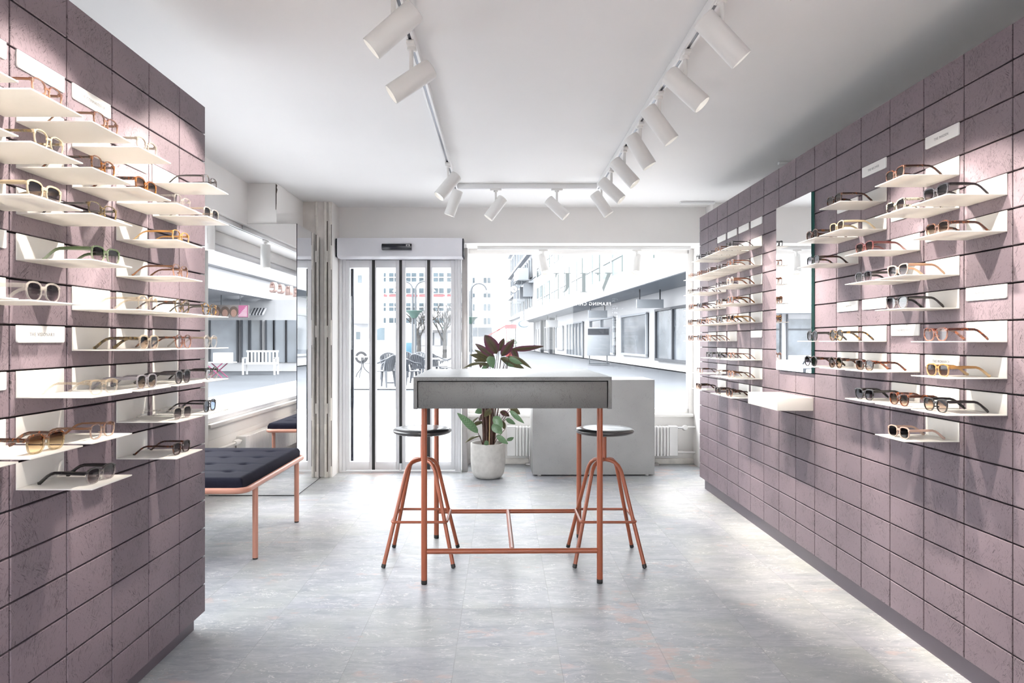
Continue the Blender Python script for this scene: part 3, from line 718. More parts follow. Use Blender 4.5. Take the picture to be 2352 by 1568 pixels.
# entries: (wall, column from the far end, row, style, bold, frame, temple, lens, description)
G = [
 # left wall, columns from the far end: 1 (L4 in view order) ...
 ('L',2,3,'panto',0,'darkgrey','black','clear','dark grey optical glasses'), ('L',2,4,'panto',0,'crystal','champagne','dark','crystal sunglasses with smoke lenses'),
 ('L',2,7,'round',0,'yellowtort','black','clear','round dark tortoise optical glasses'), ('L',2,8,'round',0,'crystal','champagne','clear','round crystal optical glasses'),
 ('L',2,9,'round',0,'blackclear','black','clear','round black to clear optical glasses'), ('L',2,10,'panto',0,'darkgrey','black','blue','dark grey sunglasses with blue grey lenses'),
 ('L',3,4,'square',0,'crystal','crystal','clear','crystal optical glasses'), ('L',3,5,'square',0,'honey','honey','clear','honey yellow optical glasses'), ('L',3,6,'panto',0,'rosebrown','brown','clear','rose brown optical glasses'),
 ('L',3,7,'round',0,'olivetort','darktort','clear','round brown tortoise optical glasses'), ('L',3,8,'round',0,'rosetort','tort','clear','red tortoise optical glasses'), ('L',3,9,'panto',1,'darkgrey','darkgrey','dark','dark grey smoke lens sunglasses'),
 ('L',3,10,'square',0,'crystal','crystal','dark','crystal sunglasses with dark lenses'), ('L',3,11,'square',0,'darktort','darktort','dark','dark brown tortoise sunglasses'),
 ('L',4,3,'panto',0,'silver','silver','clear','silvery crystal optical glasses'), ('L',4,4,'square',1,'amber','darktort','brown','amber tortoise sunglasses'), ('L',4,7,'panto',0,'champagne','champagne','clear','champagne crystal optical glasses'),
 ('L',4,8,'square',1,'champagne','olivetort','brown','champagne sunglasses with mottled olive temples'), ('L',4,9,'square',1,'grey','grey','brown','matt grey sunglasses'),
 ('L',5,3,'panto',0,'rosebrown','brown','clear','brown optical glasses'), ('L',5,4,'panto',0,'amber','darktort','clear','amber optical glasses'), ('L',5,5,'square',0,'olivetort','darkgrey','clear','olive tortoise optical glasses'),
 ('L',5,6,'square',1,'green','green','dark','green sunglasses fading to clear'), ('L',5,9,'square',0,'champagne','champagne','clear','pale champagne optical glasses'), ('L',5,10,'square',0,'brownclear','brown','clear','brown to clear optical glasses'),
 ('L',5,11,'square',1,'blackclear','black','dark','black to clear sunglasses'),
 ('L',6,3,'panto',0,'rosebrown','brown','clear','brown thin optical glasses'), ('L',6,4,'panto',0,'beige','olivetort','clear','beige optical glasses'), ('L',6,5,'square',1,'beige','beige','dark','beige sunglasses with dark lenses'),
 ('L',6,7,'panto',1,'crystal','crystal','dark','thick crystal sunglasses with dark lenses'), ('L',6,10,'brow',1,'tortgold','tort','amber','tortoise browline sunglasses with amber lenses'),
 # right wall, far group
 ('R',6,3,'square',0,'black','black','clear','black optical glasses'), ('R',5,3,'square',0,'rosebrown','brown','clear','thin rose brown optical glasses'), ('R',4,3,'square',0,'darkgrey','black','clear','dark grey optical glasses'), ('R',3,3,'round',0,'black','black','clear','round black optical glasses'),
 ('R',6,4,'square',0,'copper','copper','clear','copper brown optical glasses'), ('R',5,4,'square',0,'darktort','darktort','clear','dark brown optical glasses'), ('R',4,4,'square',1,'darktort','darktort','clear','thick dark brown optical glasses'), ('R',3,4,'panto',0,'copper','rosebrown','clear','rosy copper optical glasses'), ('R',2,4,'panto',0,'rose','rosebrown','clear','rose optical glasses'),
 ('R',6,5,'round',1,'palepink','copper','clear','pale pink optical glasses with brown temples'), ('R',5,5,'square',0,'violet','violet','clear','dark violet optical glasses'), ('R',3,5,'panto',0,'violet','violet','clear','violet optical glasses'), ('R',2,5,'panto',0,'silver','violet','clear','grey crystal optical glasses'),
 ('R',6,6,'panto',1,'copper','amber','brown','copper sunglasses'), ('R',5,6,'panto',0,'rosebrown','darktort','brown','rose brown sunglasses'), ('R',3,6,'panto',0,'violet','violet','dark','violet sunglasses'), ('R',2,6,'panto',1,'copper','brown','brown','reddish copper sunglasses'),
 ('R',6,7,'panto',1,'amber','honey','dark','amber sunglasses with honey temples'), ('R',5,7,'panto',1,'darktort','darktort','dark','dark tortoise sunglasses'), ('R',4,7,'panto',0,'rose','champagne','clear','rose crystal optical glasses'), ('R',3,7,'panto',0,'copper','rosebrown','brown','light copper sunglasses'), ('R',2,7,'panto',1,'rosebrown','darktort','brown','rose sunglasses with dark temples'),
 ('R',4,8,'round',0,'rose','rosebrown','clear','pale rose optical glasses'), ('R',3,8,'panto',0,'rosebrown','copper','dark','rose brown smoke lens sunglasses'), ('R',2,8,'square',1,'copper','brown','brown','copper square sunglasses'),
 ('R',6,9,'round',0,'rose','rosebrown','clear','round rose crystal optical glasses'), ('R',5,9,'round',0,'black','darktort','clear','round dark optical glasses'), ('R',4,9,'square',1,'black','black','clear','thick black optical glasses'),
 ('R',6,10,'round',0,'rose','brown','clear','rose optical glasses with brown temples'), ('R',5,10,'round',0,'crystal','rosebrown','clear','clear crystal optical glasses'), ('R',3,10,'square',0,'rosebrown','darktort','clear','rose brown square optical glasses'),
 ('R',6,11,'panto',1,'rosebrown','darktort','dark','rose brown dark lens sunglasses'), ('R',5,11,'panto',1,'darktort','darktort','dark','dark brown sunglasses'), ('R',3,11,'square',1,'rosebrown','darktort','brown','rose sunglasses'),
 # right wall, near group
 ('R',11,4,'panto',1,'darktort','tort','dark','dark tortoise sunglasses'), ('R',11,5,'square',1,'black','darktort','dark','black brown sunglasses'), ('R',11,8,'round',1,'black','black','dark','round black sunglasses'), ('R',11,9,'round',1,'black','tort','dark','round black sunglasses with tortoise temples'),
 ('R',12,3,'cat',1,'tort','tort','brown','tortoise cat eye sunglasses'), ('R',12,4,'cat',1,'cream','cream','brown','cream cat eye sunglasses'), ('R',12,8,'round',1,'yellowtort','yellowtort','brown','yellow flecked tortoise sunglasses'), ('R',12,9,'round',1,'darktort','tort','brown','round dark tortoise sunglasses'),
 ('R',13,5,'square',1,'burgundy','burgundy','brown','burgundy see-through sunglasses'), ('R',13,6,'square',1,'greyblack','black','dark','black to grey sunglasses'), ('R',13,9,'square',1,'darktort','redtort','brown','dark tortoise sunglasses with red tortoise temples'), ('R',13,10,'cat',1,'black','black','dark','black cat eye sunglasses'),
 ('R',14,3,'cat',1,'tortclear','darktort','brown','tortoise to clear cat eye sunglasses'), ('R',14,4,'cat',1,'speck','speck','dark','black and white speckled sunglasses'), ('R',14,6,'cat',1,'palepink','peach','dark','pale pink cat eye sunglasses'), ('R',14,7,'cat',1,'blackclear','black','dark','black to clear cat eye sunglasses'),
 ('R',14,10,'cat',1,'redtort','redtort','brown','red tortoise sunglasses'), ('R',14,11,'square',1,'blush','blush','black','blush pink sunglasses with black lenses'),
 ('R',15,4,'cat',1,'greyblack','black','dark','black cat eye sunglasses fading to grey'), ('R',15,5,'square',1,'tortclear','tort','brown','tortoise to clear square sunglasses'), ('R',15,8,'cat',1,'rosetort','redtort','clear','rosy tortoise optical glasses'), ('R',15,9,'square',1,'honey','honey','brown','honey coloured sunglasses'), ('R',15,10,'cat',1,'black','black','brown','black sunglasses with pale brown lenses'),
]
SIGNS = [('L',5,2,'THE DOMINANT'),('L',4,2,'THE CONNAISSEUR'),('L',5,8,'THE VISIONARY'),('L',6,2,''),('L',6,6,''),('L',6,9,''),('L',3,3,''),
 ('R',14,2,'THE MAIDEN'),('R',12,2,'THE BELOVED'),('R',15,7,'THE GRACIOUS'),('R',13,8,'THE MYSTERIOUS'),('R',12,7,'THE AMBITIOUS'),('R',11,7,'THE WICKED'),('R',14,9,'THE MONARCH'),
 ('R',13,4,''),('R',14,5,''),('R',11,3,''),('R',3,2,''),('R',4,2,''),('R',5,2,''),('R',6,2,''),('R',6,8,''),('R',3,9,'')]
EXTRA = [('L',7,3),('L',7,4),('L',7,7),('L',7,10)]
ORDC = ORD + ['thirteenth','fourteenth','fifteenth']
WN = {'L': 'left wall', 'R': 'right wall'}
rows = {}
for g in G: rows.setdefault((g[0], g[1]), []).append(g[2])
for e in EXTRA: rows.setdefault((e[0], e[1]), []).append(e[2])
def put_shelf(wall, n, k, label):
    x, y, z, rz = wall_frame(wall, n, k); s = 1 if wall == 'L' else -1
    o = bpy.data.objects.new('display_shelf', SHD); COL.objects.link(o); o.location = (x + s*.0008, y, z - SH - .0008); o.rotation_euler = (0, 0, rz)
    return tag(o, label, 'shelf', 'shelves on the '+WN[wall])
rg = random.Random(3)
for (wall, n, k, style, bold, fm, tm, lm, desc) in G:
    nth = ORDC[sorted(rows[(wall, n)]).index(k)]; colw = ORDC[n-1]
    where = f'{nth} down, {colw} column from {WN[wall]} far end'
    put_shelf(wall, n, k, f'white shelf {nth} down in {colw} column from far end, {WN[wall]}')
    x, y, z, rz = wall_frame(wall, n, k); s = 1 if wall == 'L' else -1
    t = empty('sunglasses' if lm != 'clear' else 'eyeglasses', (x + s*(.172 + (rg.random()-.5)*.012), y + (rg.random()-.5)*.012, z - SH - .0007), rz + (rg.random()-.5)*.10, f'{desc}, {where}', 'glasses', 'glasses on the '+WN[wall])
    for nm, me in glasses_meshes(style, bold):
        use(nm, me, A(tm) if nm == 'temple' else LN[lm] if nm == 'lens' else A(fm), t)
for (wall, n, k) in EXTRA:
    nth = ORDC[sorted(rows[(wall, n)]).index(k)]
    put_shelf(wall, n, k, f'white shelf cut off by the left picture edge, {nth} from top of those cut off')
TXM = {}
for (wall, n, k, txt) in SIGNS:
    x, y, z, rz = wall_frame(wall, n, k)
    colw = ORDC[n-1]
    near = f'in row {ORDC[k]} from top'
    t = empty('name_sign', (x, y, z-.0006), rz, (f'white sign reading {txt} on {WN[wall]}' if txt else f'small white sign, {ORDC[k]} tile row down, {colw} column from {WN[wall]} far end'), 'sign', 'signs on the '+WN[wall])
    use('plate', SGD, M['sign'], t)
    if txt:
        l = text_mesh('lettering', txt, .0135, M['letters'], t, extrude=.0002, spacing=1.12); l.location = (0, -.0064, -.024); l.rotation_euler = (PI/2, 0, 0)

# mirror on the right wall, tray box below it
y1, y0 = YER-7*TW-.004, YER-9*TW-.0
rm = empty('wall_mirror', (XR, (y0+y1)/2, 1.53), 0, 'tall narrow mirror fixed flat on the right mauve wall', 'mirror')
loc(MB().box(XR-.016, XR-.0005, y0+.001, y1, 1.053, 2.009).build('glass_edge', M['mirroredge']), rm)
loc(MB().box(XR-.0175, XR-.0162, y0+.0015, y1-.0005, 1.0535, 2.0085).build('mirror_face', M['mirror']), rm)
bx = MB().box(1.457, XR-.0006, 3.742, 4.187, .854, .922).build('tray_shelf', M['shelf'], bevel=.002)
tag(bx, 'thick white box shelf on the right wall just below the mirror', 'shelf')

# ------------------------------------------------------------------ high table
tb = empty('bar_table', (.046, 4.0, 0), math.radians(1.0), 'high grey strand board bar table on a terracotta tube frame', 'table')
tw, td0, td1, tz0, tz1 = .486, -.535, .475, .893, 1.047
s = .0185
b = MB().box(-tw, tw, td0, td1, tz1-s, tz1).box(-tw, -tw+s, td0, td1, tz0-.003, tz1-s).box(tw-s, tw, td0, td1, tz0-.003, tz1-s).box(-tw+s, tw-s, td1-s, td1, tz0, tz1-s)
b.build('table_top', M['osb_grey'], tb)
MB().box(-tw+s+.005, tw-s-.005, td0+.001, td0+.02, tz0, tz1-s-.005).build('drawer_front', M['osb_grey'], tb, bevel=.0008)
MB().box(-tw+s, tw-s, td0+.022, td1-s, tz0+.004, tz0+.02).box(-tw+s, tw-s, td0+.0205, td0+.026, tz0+.02, tz1-s).build('carcass', M['groove'], tb)
lx0, lx1, ly0, ly1 = -.443, .443, -.43, .40
for lx in (lx0, lx1):
    for ly in (ly0, ly1):
        MB().tube([(lx, ly, .022), (lx, ly, tz0+.004)], .0152, 18).build('leg', M['terra'], tb, smooth=40)
        MB().tube([(lx, ly, .0), (lx, ly, .004), (lx, ly, .0218)], [.0138, .0155, .0155], 18).build('foot_cap', M['black'], tb, smooth=40)
for ly in (ly0, ly1):
    MB().tube([(lx0+.014, ly, .165), (lx1-.014, ly, .165)], .0135, 16).build('rail', M['terra'], tb, smooth=40)
MB().tube([(0, ly0+.012, .167), (0, ly1-.012, .167)], .0125, 16).build('rail', M['terra'], tb, smooth=40)

# ------------------------------------------------------------------ stools
def make_stool(label):
    t = empty('bar_stool', (0,0,0), 0, label, 'stool', 'terracotta bar stools')
    st = MB().lathe([(.0,.690),(.075,.691),(.10,.697),(.14,.700),(.158,.706),(.165,.7155),(.1645,.722),(.158,.729),(.145,.7335),(.10,.7355),(.0,.736)], 56, caps=False).build('seat', M['seat'], t, smooth=60)
    MB().tube([(0,0,.552), (0,0,.692)], .011, 14).build('post', M['terra'], t, smooth=40)
    for sx in (-1, 1):
        for sy in (-1, 1):
            P = lambda h, r, z: (sx*r, sy*r, z)
            pts = [P(0,.187,.014), P(0,.135,.25), P(0,.086,.478), P(0,.079,.505), P(0,.067,.530), P(0,.050,.546), P(0,.030,.553), P(0,.004,.555)]
            MB().tube(pts, .0108, 12).build('leg', M['terra'], t, smooth=50)
            d = (Vector(P(0,.135,.25))-Vector(P(0,.187,.014))).normalized(); f0 = Vector(P(0,.187,.014))
            MB().tube([f0-d*.0135, f0-d*.010, f0+d*.008], [.007, .0122, .0122], 12).build('foot_cap', M['black'], t, smooth=40)
    MB().tube(rrect(-.150, .150, -.150, .150, .022, .238), .0075, 10, closed=True).build('footrest', M['terra'], t, smooth=50)
    return t
s1 = make_stool('terracotta stool with black round seat at the left end of table'); s1.location = (-.448, 4.0, 0)
s2 = copy_tree(s1); s2.location = (.582, 4.0, 0); s2['label'] = 'terracotta stool with black round seat at the right end of table'

# ------------------------------------------------------------------ bench
bn = empty('bench', (-1.74, 4.32, 0), 0, 'salmon tube bench with a tufted dark navy cushion in front of mirror', 'bench')
bx0, bx1, by0, by1 = -.345, .375, -.555, .565
MB().tube(rrect(bx0, bx1, by0, by1, .06, .425, 7), .0165, 14, closed=True).build('frame', M['pinkmetal'], bn, smooth=50)
MB().box(bx0+.01, bx1-.01, by0+.01, by1-.01, .418, .434).build('base_board', M['groove'], bn)
for lx in (bx0+.03, bx1-.018):
    for ly in (-.345, .457):
        MB().tube([(lx, ly, .008), (lx, ly, .415)], .0155, 16).build('leg', M['pinkmetal'], bn, smooth=40)
        MB().tube([(lx, ly, 0), (lx, ly, .008)], .0145, 16).build('foot_cap', M['black'], bn)
# tufted cushion: dense grid with dimples
nx, ny = 60, 84; b = MB(); cw0, cw1, cd0, cd1 = bx0+.004, bx1-.020, by0+.015, by1-.02
tuft = [(cw0+(cw1-cw0)*u, cd0+(cd1-cd0)*v) for u in (.2,.5,.8) for v in (.17,.39,.61,.83)]
def ctop(x, y):
    ex = min(x-cw0, cw1-x); ey = min(y-cd0, cd1-y); e = min(ex, ey)
    rr = .022; drop = 0 if e >= rr else rr - math.sqrt(max(0, rr*rr-(rr-e)**2))
    z = .490 - drop + .006*min(1, e/.1)
    for (tx_, ty_) in tuft:
        dx, dy = x-tx_, y-ty_; r2 = math.hypot(dx, dy)
        z -= .017*math.exp(-(r2/.026)**2) + .004*math.exp(-(dy/.016)**2)*math.exp(-(dx/.12)**2)
    return z
vs = []; fs = []
for j in range(ny+1):
    for i in range(nx+1):
        a = i/nx; c_ = j/ny; a = .5-.5*math.cos(PI*a)*(.25)-.5*(.75)*(1-2*a); c_ = .5-.5*math.cos(PI*c_)*(.25)-.5*.75*(1-2*c_)
        x, y = cw0+(cw1-cw0)*a, cd0+(cd1-cd0)*c_; vs.append((x, y, ctop(x, y)))
W = nx+1
for j in range(ny):
    for i in range(nx): fs.append((j*W+i, j*W+i+1, (j+1)*W+i+1, (j+1)*W+i))
edge = [i for i in range(W)] + [j*W+nx for j in range(1, ny+1)] + [ny*W+i for i in range(nx-1, -1, -1)] + [j*W for j in range(ny-1, 0, -1)]
base = len(vs)
for e in edge: vs.append((vs[e][0], vs[e][1], .4345))
for q in range(len(edge)):
    r_ = (q+1) % len(edge); fs.append((edge[q], base+q, base+r_, edge[r_]))
fs.append(tuple(base+q for q in range(len(edge))))
cu = b.add(vs, fs).build('cushion', M['navy'], bn, smooth=75)

cd = MB().box(1.60, 1.905, 6.32, 6.36, CEIL-.022, CEIL-.001).build('cable_duct', M['track'], bevel=.002); tag(cd, 'thin white cable duct on the ceiling near the far right corner', 'cable duct')
cd = MB().box(1.93, 2.055, 4.92, 4.95, CEIL-.02, CEIL-.001).build('cable_duct', M['track'], bevel=.002); tag(cd, 'short white cable duct on the ceiling above the right wall, over the mirror', 'cable duct')
# ------------------------------------------------------------------ counter, radiators, potted plant
ct = empty('counter', (.83, 6.64, 0), math.radians(.8), 'pale grey strand board counter block in front of the window', 'counter')
MB().box(-.552, .552, -.243, .243, .014, .871).build('body', M['osb_light'], ct, bevel=.002)
for lx in (-.49, .49):
    for ly in (-.2, .2): MB().tube([(lx, ly, 0), (lx, ly, .0142)], .018, 12).build('foot', M['white'], ct)
def radiator(name, x0, x1, y0, y1, z0, z1, pitch, label, along='x'):
    r = empty(name, ((x0+x1)/2, (y0+y1)/2, 0), 0, label, 'radiator')
    b = MB()
    if along == 'x':
        n = int((x1-x0-.16)/pitch)
        for i in range(n):
            xc = x0+.08+(i+.5)*(x1-x0-.16)/n
            b.cbox(xc-pitch*.36, xc+pitch*.36, y0, y1, z0, z1-.004, .006)
        b.box(x0+.08, x1-.08, y0+.03, y1-.01, z0+.02, z1-.012)
        loc(b.build('fins', M['radiator']), r)
        for (a, c_) in ((x0, x0+.082), (x1-.082, x1)):
            loc(MB().cbox(a, c_, y0-.002, y1, z0+.004, z1, .004).build('end_panel', M['radiator']), r)
    else:
        n = int((y1-y0-.16)/pitch)
        for i in range(n):
            yc = y0+.08+(i+.5)*(y1-y0-.16)/n
            b.cbox(x0, x1, yc-pitch*.36, yc+pitch*.36, z0, z1-.004, .006)
        b.box(x0+.01, x1-.012, y0+.08, y1-.08, z0+.02, z1-.012)
        loc(b.build('fins', M['radiator']), r)
        for (a, c_) in ((y0, y0+.082), (y1-.082, y1)):
            loc(MB().cbox(x0, x1+.002, a, c_, z0+.004, z1, .004).build('end_panel', M['radiator']), r)
    return r
rd = radiator('radiator', .055, 1.725, 6.925, 7.02, .092, .388, .032, 'white ribbed radiator under the front window behind the counter')
for x in (.28, 1.50):
    loc(MB().box(x-.012, x+.012, 6.965, 6.985, .02, .094).box(x-.045, x+.045, 6.94, 7.0, 0, .021).build('foot', M['aludark'], bevel=.003), rd)
loc(MB().tube([(1.725, 6.97, .368), (1.80, 6.97, .368)], .011, 12).build('valve', M['chrome'], smooth=40), rd)
loc(MB().lathe([(.0,-.03),(.022,-.03),(.026,-.02),(.026,.02),(.022,.03),(0,.03)], 20).build('valve_knob', M['radiator'], smooth=40), rd)
kn = rd.children[-1]; kn.matrix_parent_inverse = Matrix.Identity(4); kn.location = (1.80-rd.location.x, 6.955-rd.location.y, .368); kn.rotation_euler = (PI/2-.2, 0, 0)
loc(MB().tube([(1.815, 6.97, .372), (1.905, 6.97, .372)], .012, 12).tube([(1.745, 6.97, .125), (1.905, 6.97, .125)], .011, 12).tube([(1.725, 6.97, .125), (1.78, 6.97, .125)], .016, 10).build('pipe', M['pipe'], smooth=40), rd)
r2 = radiator('radiator', XS+.015, XS+.10, 2.2, 4.9, .10, .38, .034, 'cream ribbed radiator under the side window, seen in the tall mirror', 'y')
loc(MB().tube([(XS+.055, 4.90, .34), (XS+.055, 4.95, .34)], .012, 12).tube([(XS+.055, 5.04, .34), (XS+.055, 5.45, .34)], .012, 12).build('pipe', M['pipe'], smooth=40), r2)
loc(MB().tube([(XS+.055, 4.95, .34), (XS+.055, 4.96, .34), (XS+.055, 5.03, .34), (XS+.055, 5.045, .34)], [.02,.026,.026,.018], 16).build('valve_knob', M['radiator'], smooth=40), r2)
loc(MB().box(XS+.035, XS+.06, 2.6, 2.63, 0, .1).box(XS+.035, XS+.06, 4.5, 4.53, 0, .1).build('foot', M['pipe']), r2)

# plant
PY = 6.33
pl = empty('potted_plant', (at(1121,0,PY).x, PY, 0), 0, 'leafy purple and green plant in a pale round concrete pot', 'plant')
cx0 = pl.location.x
R = .156
MB().lathe([(0,0),(.09,0),(.118,.012),(.138,.038),(.147,.075),(R,.15),(R,.310),(R-.003,.315),(R-.010,.315),(R-.014,.310),(R-.016,.27),(0,.27)], 48, caps=False).build('pot', M['concrete'], pl, smooth=50)
MB().lathe([(R-.018,.262),(.09,.273),(0,.278)], 32, caps=False).build('soil', M['soil'], pl, smooth=60)
def leaf(base, tip, width, mat, fold=.25, droop=.12, roll=0.0, face=1):
    """blade from base to tip (pixel coordinates + depth offset), curved and folded along the midrib"""
    b0 = at(base[0], base[1], PY+base[2]); t0 = at(tip[0], tip[1], PY+tip[2]); ax = t0-b0; L = ax.length; ax.normalize()
    up = Vector((0,-1,0)) if abs(ax.dot(Vector((0,-1,0)))) < .85 else Vector((0,0,1))
    nrm = (up - ax*up.dot(ax)).normalized(); nrm = Quaternion(ax, roll) @ nrm; side = ax.cross(nrm).normalized()
    if face < 0: side = -side
    n = 14; vs = []; fs = []; uvs = []
    for i in range(n+1):
        v = i/n; w = width*.5*(math.sin(PI*min(1, v**.78)))**.72 if 0 < v < 1 else .001
        c_ = b0 + ax*L*v + Vector((0,0,-1))*droop*L*(v*v-v)*-1.0*(-1) + nrm*(.10*L*math.sin(PI*v))
        for k, uu in enumerate((-1, -.5, 0, .5, 1)):
            h = -fold*abs(uu)*w + .06*w*math.sin(9*v+uu*2)
            vs.append(c_ + side*uu*w + nrm*(-h if False else h)); uvs.append((.5+uu*.5, v))
    for i in range(n):
        for k in range(4):
            q = i*5+k; fs.append((q, q+1, q+6, q+5))
    me = bpy.data.meshes.new('leaf'); me.from_pydata([tuple(p - pl.location) for p in vs], [], fs); me.materials.append(mat)
    uv = me.uv_layers.new(name='UVMap')
    for poly in me.polygons:
        for li, vi in zip(poly.loop_indices, poly.vertices): uv.data[li].uv = uvs[vi]
        poly.use_smooth = True
    o = bpy.data.objects.new('leaf', me); COL.objects.link(o); o.parent = pl
    return b0 - pl.location
LV = [ # base, tip (px, py, depth), width, material, face
 ((1142,812,-.02),(1113,769,-.06),.118,'leafd',-1,0), ((1152,818,0),(1181,779,-.05),.085,'leafd',-1,.3), ((1174,803,0),(1249,795,-.02),.058,'leafd',-1,.5), ((1136,821,0),(1091,789,.02),.062,'leafd',-1,-.3),
 ((1122,829,.02),(1080,814,.06),.070,'leafd',1,.7), ((1127,826,.05),(1090,803,.09),.05,'leafd',1,-.5), ((1125,835,-.04),(1062,846,-.10),.045,'leafd',1,.9), ((1124,817,-.10),(1133,846,-.22),.078,'leafp',1,0),
 ((1150,822,-.04),(1204,846,-.12),.070,'leafd',1,.4), ((1165,818,.02),(1221,846,.0),.052,'leafd',1,-.6), ((1168,822,-.10),(1200,836,-.16),.05,'leafp',1,.3), ((1125,835,.05),(1106,848,.04),.05,'leafp',1,.3),
 ((1098,994,-.10),(1050,948,-.16),.072,'leafp',1,0), ((1133,957,-.14),(1155,981,-.2),.080,'leafp',1,.1), ((1131,974,-.16),(1153,996,-.22),.085,'leafp',1,-.1), ((1171,943,-.08),(1204,972,-.14),.050,'leafp',1,.3),
 ((1172,936,.02),(1195,951,.0),.06,'leafd',1,.2), ((1140,1000,-.14),(1167,1019,-.2),.062,'leafp',1,.4), ((1102,1000,-.04),(1068,1017,-.1),.035,'leafd',1,.9), ((1120,948,.06),(1100,966,.02),.06,'leafd',-1,.6),
 ((1112,940,.08),(1091,948,.05),.062,'leafp',1,.3), ((1098,958,.05),(1075,986,.0),.032,'leafd',1,.9), ((1160,985,.05),(1152,965,.0),.04,'leafd',1,.4), ((1122,1014,-.16),(1112,1021,-.2),.045,'leafp',1,0),
 ((1176,800,.1),(1192,830,.06),.06,'leafd',-1,.2), ((1110,815,.12),(1103,845,.14),.06,'leafd',-1,.2)]
LV += [((1118,838,.02),(1088,826,.1),.05,'leafd',1,.2), ((1158,830,-.05),(1182,842,-.1),.05,'leafp',1,.6), ((1146,806,.08),(1158,776,.12),.06,'leafd',-1,.2), ((1108,968,-.02),(1082,980,-.06),.04,'leafd',1,.5),
 ((1162,962,.0),(1184,974,-.04),.045,'leafp',1,.2), ((1118,985,.06),(1108,962,.1),.05,'leafd',-1,.3), ((1128,940,-.06),(1112,958,-.12),.055,'leafd',1,.3), ((1150,944,.06),(1170,956,.1),.055,'leafd',-1,.3), ((1165,1012,-.04),(1180,1004,-.1),.04,'leafp',1,.3)]
stems = MB(); petiole = MB()
for (bs, tp, w, mt, fc, rl) in LV:
    p0 = leaf(bs, tp, w, M[mt], face=fc, roll=rl)
    ang = random.uniform(0, 2*PI); q = Vector((math.cos(ang)*.05, math.sin(ang)*.05, .268)); mid = (q+p0)*.5; mid.x = q.x*.6 + p0.x*.4; mid.y = q.y*.6+p0.y*.4
    petiole.tube([q, q*.4+mid*.6, mid, mid*.35+p0*.65, p0], [.0042,.0036,.0032,.003,.0024], 7)
petiole.build('petioles', M['stem'], pl, smooth=60)
for k in range(7):
    a = k*.9; x, y = .045*math.cos(a)*(.4+.1*k), .04*math.sin(a)
    stems.tube([(x, y, .266), (x*1.1, y, .45), (x*1.3+.01*math.sin(k), y*1.2, .66), (x*1.5, y*1.3, .80)], [.013,.012,.010,.006], 8)
stems.build('stalk', M['stem'], pl, smooth=60)
MB().tube([(.012,-.05,.27), (.020,-.052,.78)], .0055, 8).build('support_cane', M['cane'], pl, smooth=50)

# ------------------------------------------------------------------ street outside
E = {}
E['paving'] = plain('pale street paving', (.44, .44, .45), .7, var=.05, scale=1.5)
E['asphalt'] = plain('blue grey asphalt', (.066, .072, .083), .8, var=.10, scale=.6)
E['render'] = plain('white render', (.36, .36, .37), .8, var=.02, scale=.5)
E['render2'] = plain('cool white render', (.235, .25, .27), .8, var=.03, scale=.5)
E['winblue'] = plain('blue grey window glass', (.050, .068, .080), .15, var=.35, scale=.9)
E['wingreen'] = plain('green tinted glass', (.085, .112, .108), .15, var=.15, scale=.4)
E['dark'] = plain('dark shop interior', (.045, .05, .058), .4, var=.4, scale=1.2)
E['mid'] = plain('grey shop glass', (.085, .095, .108), .2, var=.35, scale=.8)
E['frame'] = plain('grey metal frame', (.028, .031, .038), .5)
E['red'] = plain('red canvas', (.22, .035, .035), .8)
E['pinkred'] = plain('pale red panel', (.20, .05, .055), .6)
E['blue'] = plain('blue panel', (.022, .075, .11), .5)
E['teal'] = plain('green planter bowl', (.028, .062, .052), .5)
E['post'] = plain('grey lamp post', (.055, .062, .070), .5)
E['bark'] = plain('grey bark', (.034, .032, .031), .9, var=.2)
E['chair'] = plain('dark grey plastic', (.020, .023, .030), .45)
E['chairlight'] = plain('light grey plastic', (.052, .057, .066), .45)
E['tabletop'] = plain('white table top', (.40, .40, .41), .4)
E['vanwhite'] = plain('white van paint', (.52, .53, .55), .3)
E['tyre'] = plain('tyre rubber', (.022, .022, .025), .8)
E['foliage'] = plain('green leaves', (.05, .09, .04), .7, var=.4, scale=20)
E['pink'] = plain('pink panel', (.24, .06, .13), .6)
E['letterpink'] = plain('salmon sign letters', (.36, .25, .22), .5)
E['skin'] = plain('printed face', (.19, .11, .085), .7)
E['hair'] = plain('printed hair', (.06, .04, .03), .7)
E['banner'] = plain('banner cloth', (.12, .105, .10), .7, var=.2, scale=2)
E['benchw'] = plain('white painted bench', (.44, .44, .44), .5)
E['magenta'] = plain('magenta metal', (.22, .03, .09), .5)
def planks():
    t = NT('white deck boards'); tc = t.n('ShaderNodeTexCoord'); sp = t.n('ShaderNodeSeparateXYZ'); t.set(sp.inputs[0], tc.outputs['Object'])
    u = t.math('FRACT', t.math('MULTIPLY', t.math('ADD', sp.outputs[0], t.math('MULTIPLY', sp.outputs[1], -.35)), 3.2))
    c = t.mix(t.ramp(t.math('ABSOLUTE', t.math('SUBTRACT', u, .5)), .0, .06, 1, 0), (.33, .33, .34), (.12, .13, .14))
    return t.done(t.bsdf(Base_Color=c, Roughness=.7))
E['deck'] = planks()
GZ = -.02
def sq(name, x0, x1, y0, y1, z, mat, label): return struct(MB().box(x0, x1, y0, y1, z-.04, z).build(name, mat), label)
sq('road', -70, 70, -90, 160, GZ-.06, E['asphalt'], 'blue grey street surface outside')
sq('pavement', -6.4, 60, 7.2, 12.9, GZ, E['paving'], 'pale pavement in front of the shop')
sq('pavement_side', -6.4, -2.56, -60, 7.19, GZ, E['paving'], 'pale pavement along the side street')
sq('pavement_plaza', -30, -.6, 34.01, 79.5, GZ-.02, E['paving'], 'pale plaza across the road')
sq('path_deck', -30, -.9, 18.8, 34, GZ, E['deck'], 'white boarded cafe terrace across the road')

